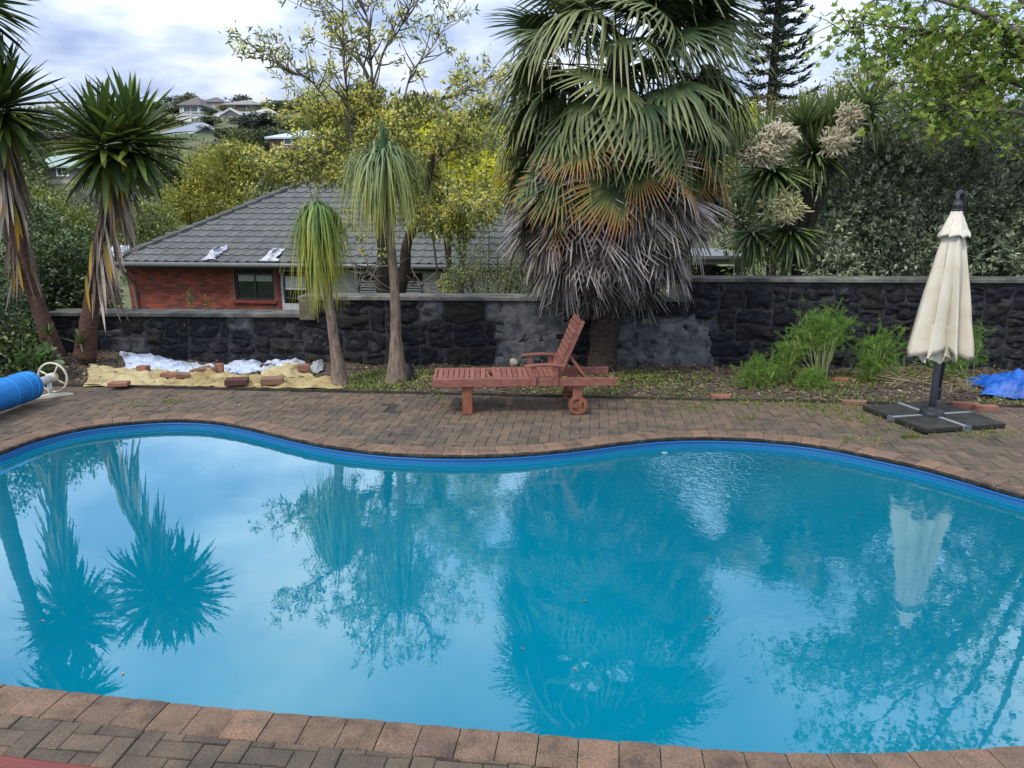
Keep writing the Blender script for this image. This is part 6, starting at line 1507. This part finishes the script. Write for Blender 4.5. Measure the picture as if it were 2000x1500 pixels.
M['hill_d'] = leafmat('hill_leaf_blue', [(.03, .045, .035), (.055, .075, .06), (.085, .105, .085)], .7, .12, scale=.3)
protos = []
for q, (mm, lab) in enumerate((('hill_a', 'dark green round tree among the houses on the far hillside'), ('hill_b', 'olive green tree among the houses on the far hillside'), ('hill_c', 'rusty brown tree among the houses on the far hillside'), ('hill_d', 'blue green spreading tree among the houses on the far hillside'))):
    rs = random.Random(50 + q); bl_ = [((rs.uniform(-.5, .5), rs.uniform(-.4, .4), rs.uniform(.75, 1.3)), (rs.uniform(.4, .65), rs.uniform(.4, .6), rs.uniform(.3, .45))) for _ in range(8)]
    P, o = blob_pts(bl_, 330, .5, -.45, 3.2, q); V, F = clusters(P, o, 7, .05, .15, .085, T_DIAM, .2, .9)
    cm = np_mesh('crown', V, F, M[mm])
    tmb = MB()
    for k in range(4): tmb.tube([(0, 0, -.5), (rs.uniform(-.15, .15), rs.uniform(-.1, .1), .5), (rs.uniform(-.5, .5), rs.uniform(-.4, .4), 1.1)], [.07, .05, .02], 5)
    protos.append((cm, tmb.mesh('trunk', M['bark_dark']), lab))
LMK = [((121, 312), 'green roofed house'), ((375, 262), 'blue grey roofed house'), ((372, 232), 'white upper storey block'), ((372, 203), 'tall house with the blue window'), ((450, 226), 'grey gable house'),
       ((472, 202), 'long low crest house'), ((412, 198), 'pointed roofed crest house'), ((511, 225), 'pale sloping roof'), ((589, 270), 'pale blue metal roof'), ((588, 230), 'small white house'), ((112, 236), 'half hidden pale house'), ((172, 345), 'carport wing'),
       ((1505, 100), 'tall pine'), ((760, 240), 'flowering tree crown'), ((1180, 300), 'fan palm'), ((230, 250), 'straight yucca head'), ((10, 190), 'leaning yucca head'), ((425, 330), 'broad yellow green tree'), ((300, 440), 'left end of the tiled roof'), ((1800, 350), 'large grey green bush'), ((1500, 300), 'cabbage tree'), ((1780, 150), 'round yellow green tree')]
used = set()
def tree_label(q, px, py, Y):
    colr = ('dark green', 'olive', 'rusty brown', 'blue green')[q]; dist = 'far' if Y > 170 else ('distant' if Y > 105 else 'mid distance')
    for (lx, ly), nm in sorted(LMK, key=lambda l: (l[0][0] - px) ** 2 + 2 * (l[0][1] - py) ** 2):
        dx, dy = px - lx, py - ly
        side = ('right of' if dx > 0 else 'left of') if abs(dx) > abs(dy) * 1.3 else ('behind' if dy < 0 else 'below')
        for shape in ('round', 'bushy'):
            l = f'{dist} {colr} {shape} tree {side} the {nm}'
            if l not in used: used.add(l); return l
def hill_tree(q, px, py_top, Y, s):
    p = at(px, py_top, Y); x = p.x; zt_ = p.z
    gz = tz(x, Y); h = max(zt_ - gz, 1.0) / 1.6
    t = empty('hillside_tree', (x, Y, gz - .1), tree_label(q, px, py_top, Y), 'tree', {0: 'dark green trees on the far hillside', 1: 'olive trees on the far hillside', 2: 'rusty brown trees on the far hillside', 3: 'blue green trees on the far hillside'}[q], rz=random.uniform(0, 6))
    for me in protos[q][:2]:
        o = link_mesh(me.name.split('.')[0], me, t); o.scale = (s, s, h)
rs = random.Random(99)
EXTRA = [(q_, x_, y_, Y_, s_) for q_, x_, y_, Y_, s_ in ((1, 402, 246, 150, 2.5), (0, 330, 232, 165, 3.5), (0, 440, 250, 135, 3), (1, 478, 232, 165, 3), (0, 408, 228, 170, 2.6), (1, 340, 212, 200, 4), (0, 412, 232, 160, 2.4), (1, 530, 236, 150, 4), (0, 545, 228, 170, 4), (1, 480, 255, 120, 3.5), (0, 520, 250, 118, 3), (2, 630, 240, 160, 5), (1, 650, 250, 130, 5), (0, 305, 262, 130, 4), (1, 318, 285, 110, 3.2), (0, 60, 290, 112, 3), (1, 195, 300, 118, 3.5), (0, 200, 268, 150, 5), (1, 60, 250, 145, 5), (3, 150, 262, 140, 4), (1, 84, 362, 92, 1.6), (0, 160, 366, 90, 1.6), (1, 120, 372, 84, 1.8), (0, 30, 345, 78, 3))]
for e_ in EXTRA: hill_tree(*e_)
for (q, px, py, Y, s) in ((3, 512, 222, 140, 6.5), (2, 570, 236, 168, 6), (2, 600, 246, 160, 5), (0, 590, 205, 205, 7), (0, 408, 212, 192, 2.6), (1, 440, 207, 205, 2.6), (0, 470, 188, 250, 5), (2, 100, 262, 128, 4), (2, 122, 270, 124, 3.5), (0, 50, 275, 115, 4), (0, 30, 300, 100, 5), (1, 45, 330, 84, 3), (0, 20, 230, 150, 8), (0, 75, 232, 160, 8), (1, 372, 186, 262, 5), (0, 345, 188, 265, 5), (1, 300, 200, 230, 8), (0, 270, 200, 230, 8), (0, 540, 205, 225, 7), (1, 520, 200, 235, 5), (1, 560, 200, 230, 7), (0, 610, 196, 235, 8), (0, 650, 200, 225, 8), (1, 690, 205, 215, 8), (1, 460, 250, 142, 3), (1, 320, 318, 95, 4), (0, 350, 320, 88, 4), (3, 215, 320, 112, 4), (1, 225, 345, 95, 4), (1, 620, 290, 92, 6), (0, 560, 300, 88, 5), (1, 10, 380, 60, 4), (0, 60, 395, 52, 3), (1, 200, 378, 66, 4), (1, 240, 360, 72, 5), (0, 280, 385, 60, 3.5)):
    hill_tree(q, px, py, Y, s)
for k in range(22):
    Y = rs.uniform(60, 240); px = rs.choice((rs.uniform(-350, 0), rs.uniform(640, 1000), rs.uniform(1350, 2300), rs.uniform(1900, 2500)))
    p = at(px, 300, Y); g = tz(p.x, Y); s = rs.uniform(3.5, 7)
    hill_tree(rs.choice((0, 0, 1, 1, 3)), px, proj(p.x, Y, g + s * rs.uniform(.9, 1.3))[1], Y, s)
# scrub covering the slopes
HXY = [(o.location.x, o.location.y, 5.5) for o in bpy.data.objects if o.name.startswith('hillside_house')]
n = 11000; xx = RNG.uniform(-1, 1, n); yy = RNG.uniform(24, 260, n) ; xx = xx * (yy * .95 + 10) - yy * .12
zz = terrain_z(xx, yy); P = np.c_[xx, yy, zz + .05]
P = P[~((np.abs(xx - E0.x - 7) < 9) & (yy < 33))]
P = P[[not any(abs(p[0] - h[0]) < h[2] and -9 < p[1] - h[1] < 5 for h in HXY) for p in P]]
s = .25 + P[:, 1] / 330
V, F = [], []
Pm = np.repeat(P, 7, 0); sm_ = np.repeat(s, 7)
Pm = Pm + RNG.normal(size=Pm.shape) * sm_[:, None] * np.array([1, 1, .25]) * .8
D = unit(RNG.normal(size=Pm.shape) + np.array([0, 0, .9])); V, F = leaves(Pm, D, RNG.normal(size=Pm.shape), sm_ * RNG.uniform(.7, 1.4, len(sm_)), sm_ * .55, T_DIAM)
tag(np_obj('hillside_scrub', V, F, M['hill_b']), 'rough green scrub covering the slopes behind the house', 'scrub', kind='stuff')
n = 2600; xx = RNG.uniform(-14, 14, n); yy = RNG.uniform(12.2, 21, n); zz = terrain_z(xx, yy); P = np.c_[xx, yy, zz]
P = P[~((xx > -12.5) & (xx < 3.5) & (yy > 20.4))]
V, F = clusters(P, np.tile([0, 0, 1.], (len(P), 1)), 8, .16, .22, .06, T_LANCE, .6, .8)
tag(np_obj('undergrowth', V, F, M['midleaf']), 'low green undergrowth on the bank behind the wall', 'undergrowth', kind='stuff')
# weeds poking up in front of the brick wall
for px, lab in ((374, 'thin taller weed above the low wall in front of the bricks'), (407, 'thin shorter weed above the low wall in front of the bricks')):
    p = at(px, 606, 12.4); b = Vector((p.x, 12.4, p.z - .3)); t = empty('weed', b, lab, 'weed'); h = .38 if px < 400 else .27
    h += .12; q = [b, b + Vector((.02, 0, h * .5 + .1)), b + Vector((-.01, 0, h + .1))]
    tubes_obj('stem', [(q, [.006, .005, .003])], M['midleaf'], t, 4)
    P = np.array([tuple(q[0].lerp(q[2], f)) for f in np.linspace(.55, 1, 9)]); D = unit(np.c_[RNG.normal(size=(9, 2)), np.full(9, .4)])
    V, F = clusters(P, D, 4, .03, .075, .025, T_LANCE); np_obj('leaves', V, F, M['ygleaf'], t)

# ------------------------------------------------------------------ fennel
M['fennel'] = mat('fennel_frond', [(.055, .12, .018), (.13, .24, .03), (.24, .36, .06)], .6, 2, nz=.5, island=.6, transl=.35, coords='World')
M['fennel_stem'] = mat('fennel_stem', [(.17, .20, .06), (.30, .31, .13), (.38, .37, .2)], .6, 8, nz=.6)
def fennel(label, base, tops, nfr, sc, seed, stems=True):
    r_ = np.random.default_rng(seed); t = empty('fennel', base, label, 'fennel', 'fennel plants by the wall')
    b0 = np.array(base); st = []; A, B = [], []
    for tp in tops:
        tp = np.array(tp)
        for k in range(5 if stems else 2):
            e = tp + r_.normal(0, .06, 3) * sc; m_ = b0 * .5 + e * .5 + np.array([r_.normal(0, .02), 0, .03])
            st.append(([Vector(b0 + r_.normal(0, .035, 3) * np.array([1, 1, 0])), Vector(m_), Vector(e)], [.011, .008, .004]))
        n_ = nfr; s0 = tp + r_.normal(0, 1, (n_, 3)) * np.array([.10, .10, .12]) * sc; d = unit(r_.normal(0, 1, (n_, 3)) + np.array([0, 0, .45]))
        e0 = s0 + d * r_.uniform(.10, .24, (n_, 1)) * sc
        A.append(s0); B.append(e0)
    tubes_obj('stalks', st, M['fennel_stem'], t, 6)
    A, B = np.concatenate(A), np.concatenate(B); m2 = 28
    f = r_.uniform(.1, 1, (len(A), m2)); S0 = A[:, None] + (B - A)[:, None] * f[..., None]
    d = unit(unit(B - A)[:, None] * .9 + r_.normal(0, .75, (len(A), m2, 3))); L = (r_.uniform(.03, .075, (len(A), m2, 1)) * sc * (1.2 - f[..., None] * .5))
    S0, d, L = S0.reshape(-1, 3), d.reshape(-1, 3), L.reshape(-1, 1)
    PP = np.stack([S0, S0 + d * L * .5, S0 + d * L + np.array([0, 0, -.006])], 1)
    V, F, _ = strips(PP, np.array([.0011, .0014, .0005]), unit(np.cross(d, r_.normal(size=d.shape)))[:, None])
    PP = np.stack([A, (A + B) / 2, B], 1); V2, F2, _ = strips(PP, np.array([.003, .0025, .001]), unit(np.cross(B - A, r_.normal(size=A.shape)))[:, None])
    np_obj('fronds', np.r_[V, V2], np.r_[F, F2 + len(V)], M['fennel'], t)
def ft(px, py, Y): return at(px, py, Y)
f1 = bedpt(1603, 742); Yf = f1.y
fennel('tallest feathery fennel with bare pale stalks, left of the parasol', f1, [ft(1605, 635, Yf), ft(1575, 655, Yf), ft(1640, 655, Yf), ft(1610, 665, Yf - .1), ft(1590, 640, Yf + .15), ft(1630, 640, Yf + .1)], 75, .9, 1)
f2 = bedpt(1712, 742)
fennel('bushy fennel between the tallest one and the parasol', f2, [ft(1715, 672, f2.y), ft(1695, 692, f2.y), ft(1740, 684, f2.y), ft(1710, 705, f2.y), ft(1695, 725, f2.y), ft(1730, 722, f2.y)], 60, .9, 2, False)
f3 = bedpt(1532, 742)
fennel('young upright fennel beside the brick on end', f3, [ft(1535, 690, f3.y), ft(1528, 715, f3.y), ft(1545, 705, f3.y), ft(1515, 725, f3.y), ft(1550, 680, f3.y)], 55, .8, 3)
f4 = bedpt(1478, 752)
fennel('low spreading fennel clump leftmost in the row', f4, [ft(1478, 735, f4.y), ft(1460, 742, f4.y), ft(1500, 742, f4.y), ft(1480, 722, f4.y)], 70, .75, 4, False)
f5 = bedpt(1588, 756)
fennel('low fennel tuft at the foot of the tallest fennel', f5, [ft(1570, 748, f5.y), ft(1600, 748, f5.y), ft(1585, 742, f5.y)], 70, .6, 5, False)
f6 = bedpt(1885, 738)
fennel('fennel half hidden behind the closed parasol', f6, [ft(1890, 680, f6.y), ft(1905, 672, f6.y), ft(1880, 700, f6.y), ft(1870, 715, f6.y), ft(1820, 720, f6.y)], 45, .95, 6, False)

# ------------------------------------------------------------------ ground litter, weeds and twigs
M['litter'] = mat('dry_leaf_litter', [(.035, .022, .014), (.08, .05, .03), (.13, .09, .05), (.18, .14, .075), (.27, .22, .13)], .9, 3, nz=.3, island=1.0, coords='World')
def bed_points(n, x0, x1, edge=.08, wallgap=.05):
    x = RNG.uniform(x0, x1, n); gy = gA.y + (x - gA.x) * gd.y / gd.x + edge; wy = 11.24 - .041 * x - wallgap
    y = gy + RNG.random(n) * (wy - gy); return x, y
x, y = bed_points(14000, -8, 9); k = (gap_noise(np.c_[x, y, x * 0], 2.2) > -.35) | (x > 1); x, y = x[k], y[k]
P = np.c_[x, y, bed_z(x, y) + .012]; V, F = leaves(P, unit(np.c_[RNG.normal(size=(len(x), 2)), RNG.normal(0, .25, len(x))]), np.c_[RNG.normal(0, .45, (len(x), 2)), np.ones(len(x))], RNG.uniform(.025, .08, len(x)), RNG.uniform(.012, .036, len(x)), T_DIAM)
tag(np_obj('leaf_litter', V, F, M['litter']), 'dry brown leaf litter scattered over the garden bed', 'leaf litter', kind='stuff')
M['grass'] = mat('bed_grass', [(.05, .09, .014), (.12, .17, .028), (.22, .25, .05), (.34, .31, .11)], .6, 1.2, nz=.7, island=.7, transl=.3, coords='World')
x, y = bed_points(20000, -2.5, 9, .02, .3); k = gap_noise(np.c_[x, y, x * 0], 1.7, 1.) > (.0 + .35 * (y - 9.3)); x, y = x[k], y[k]
n = len(x); h = RNG.uniform(.015, .06, n); az = RNG.uniform(0, 6.28, n); ln = RNG.uniform(.3, 1.6, n)
P0 = np.c_[x, y, bed_z(x, y)]; dd = np.c_[np.cos(az) * ln, np.sin(az) * ln, np.ones(n)] * h[:, None]
PP = np.stack([P0, P0 + dd * .6, P0 + dd * np.array([1.3, 1.3, .75])], 1); V, F, _ = strips(PP, np.array([.004, .0045, .0008]), np.c_[-np.sin(az), np.cos(az), az * 0][:, None])
tag(np_obj('bed_grass', V, F, M['grass']), 'short patchy grass and weeds in the garden bed', 'grass', kind='stuff')
n = 5200; x, y = bed_points(n, -3, 8.5, .03, .5); k = gap_noise(np.c_[x, y, x * 0], 2.6, 3.) > .05; x, y = x[k], y[k]
V, F = clusters(np.c_[x, y, bed_z(x, y) + .015], np.tile([0, 0, 1.], (len(x), 1)), 4, .02, .035, .018, T_DIAM, 0, 1.4)
tag(np_obj('low_weeds', V, F, M['midleaf']), 'low broad leaved weeds creeping over the garden bed', 'weeds', kind='stuff')
# weeds and petals on the paving
wp = []
for cx, cy, n, s in ((1670, 815, 60, .25), (1640, 800, 70, .3), (1460, 790, 30, .2), (1350, 795, 40, .25), (1700, 860, 16, .12), (1775, 855, 26, .06), (1920, 848, 40, .2), (1460, 818, 14, .06), (1560, 790, 60, .4), (850, 775, 10, .1), (1780, 840, 30, .3), (340, 785, 14, .1), (250, 795, 20, .25), (1940, 790, 30, .2), (1240, 785, 24, .3), (1500, 782, 60, .35)):
    c = gp(cx, cy)
    for k in range(n): wp.append((c.x + random.gauss(0, s), c.y + random.gauss(0, s * .5), .0))
P = np.array(wp); P = P[np.array([((OUT - p[:2]) ** 2).sum(1).min() > .02 or True for p in P])]
V, F = clusters(P, np.tile([0, 0, 1.], (len(P), 1)), 7, .012, .04, .008, T_LANCE, .5, .8)
tag(np_obj('joint_weeds', V, F, M['grass']), 'small grass weeds growing in the paving joints', 'weeds', kind='stuff')
pet = []
for k in range(420):
    c = gp(random.uniform(150, 2000), random.uniform(770, 850)); d = ((OUT - np.array((c.x, c.y))) ** 2).sum(1); j = int(d.argmin())
    if ((np.array((c.x, c.y)) - OUT[j]) * PN[j]).sum() > 0: pet.append((c.x, c.y, .004))
P = np.array(pet); V, F = leaves(P, unit(np.c_[RNG.normal(size=(len(P), 2)), RNG.normal(0, .15, len(P))]), np.c_[RNG.normal(0, .3, (len(P), 2)), np.ones(len(P))], RNG.uniform(.012, .035, len(P)), RNG.uniform(.006, .016, len(P)), T_DIAM)
tag(np_obj('fallen_petals', V, F, mat('petal', [(.12, .08, .04), (.35, .28, .13), (.5, .45, .28)], .8, 3, island=1.2, nz=.2, transl=.2)), 'fallen petals and leaf bits on the brick paving', 'petals', kind='stuff')
# dead cut stalks heaped behind the parasol base and twigs under the palm
M['straw'] = mat('dry_stalk', [(.10, .075, .04), (.22, .17, .09), (.34, .28, .16)], .85, 5, island=1., nz=.3, coords='World')
def twig_heap(label, px0, px1, py0, py1, n, L, r, hgt, name='twig_heap', m='straw', cat='twigs'):
    b = MB(); rs_ = random.Random(px0)
    for k in range(n):
        c = gp(rs_.uniform(px0, px1), rs_.uniform(py0, py1)); c.z = max(bz(c.x, c.y), 0) + rs_.uniform(.01, hgt)
        a = rs_.uniform(0, math.pi); d = Vector((math.cos(a), math.sin(a) * .6, rs_.uniform(-.25, .35))).normalized(); l = L * rs_.uniform(.4, 1)
        b.tube([c - d * l / 2, c + Vector((0, 0, .03 * l)), c + d * l / 2 + Vector((0, 0, rs_.uniform(-.1, .1) * l))], [r, r * .8, r * .4], 4)
    tag(b.build(name, M[m]), label, cat, kind='stuff')
twig_heap('dry cut stalks heaped between the bushy fennel and the parasol pole', 1730, 1830, 735, 765, 46, .5, .006, .14)
twig_heap('dry straw heap beside the blue tarpaulin', 1850, 1910, 745, 775, 60, .35, .004, .12)
twig_heap('dark dry twigs under the fan palm along the wall foot', 1195, 1450, 722, 742, 90, .3, .004, .07, m='litter')
twig_heap('fine dry twigs on the dark soil by the yuccas', 150, 260, 708, 740, 50, .25, .003, .04, m='litter')
# a stray cut stalk among the fennel
tag(MB().tube([bedpt(1498, 752), at(1506, 738, f4.y - .1), at(1512, 726, f4.y - .1)], [.012, .010, .006], 6).build('cut_stalk', M['fennel_stem']), 'pale cut fennel stalk sticking up from the leftmost clump', 'stalk')
# white grit on the dark soil at left
gr = [gp(random.uniform(120, 300), random.uniform(712, 748)) for _ in range(260)]
P = np.array([(p.x, p.y, bz(p.x, p.y) + .008) for p in gr]); V, F = leaves(P, rnd_unit(len(P)), rnd_unit(len(P)), RNG.uniform(.01, .03, len(P)), .012, T_DIAM)
tag(np_obj('grit', V, F, mat('pale_grit', [(.2, .2, .19), (.5, .5, .48)], .9, 3, island=1., nz=.2)), 'pale grit on the dark soil near the yuccas', 'grit', kind='stuff')
# a few leaves drifting on the water
fl = []
while len(fl) < 16:
    c = gp(random.uniform(50, 1950), random.uniform(900, 1330), WATER_Z)
    j = int(((POOL - np.array((c.x, c.y))) ** 2).sum(1).argmin())
    if ((np.array((c.x, c.y)) - POOL[j]) * PN[j]).sum() < -.12: fl.append((c.x, c.y, WATER_Z + .004))
P = np.array(fl); V, F = leaves(P, unit(np.c_[RNG.normal(size=(len(P), 2)), np.zeros(len(P))]), np.tile([0, 0, 1.], (len(P), 1)), RNG.uniform(.02, .04, len(P)), RNG.uniform(.010, .018, len(P)), T_DIAM)
tag(np_obj('floating_leaves', V, F, M['litter']), 'tiny brown leaves floating on the pool water', 'leaves', kind='stuff')
# pool return fitting
rp_ = gp(1298, 884, WATER_Z + .004)
tag(MB().lathe([(.03, -.012), (.03, .002), (.02, .005), (.008, .005)], rp_, 20).build('skimmer_lid', mat('float_grey', [(.12, .19, .26), (.16, .24, .31)], .5)), 'small round white float at the far pool edge', 'float')
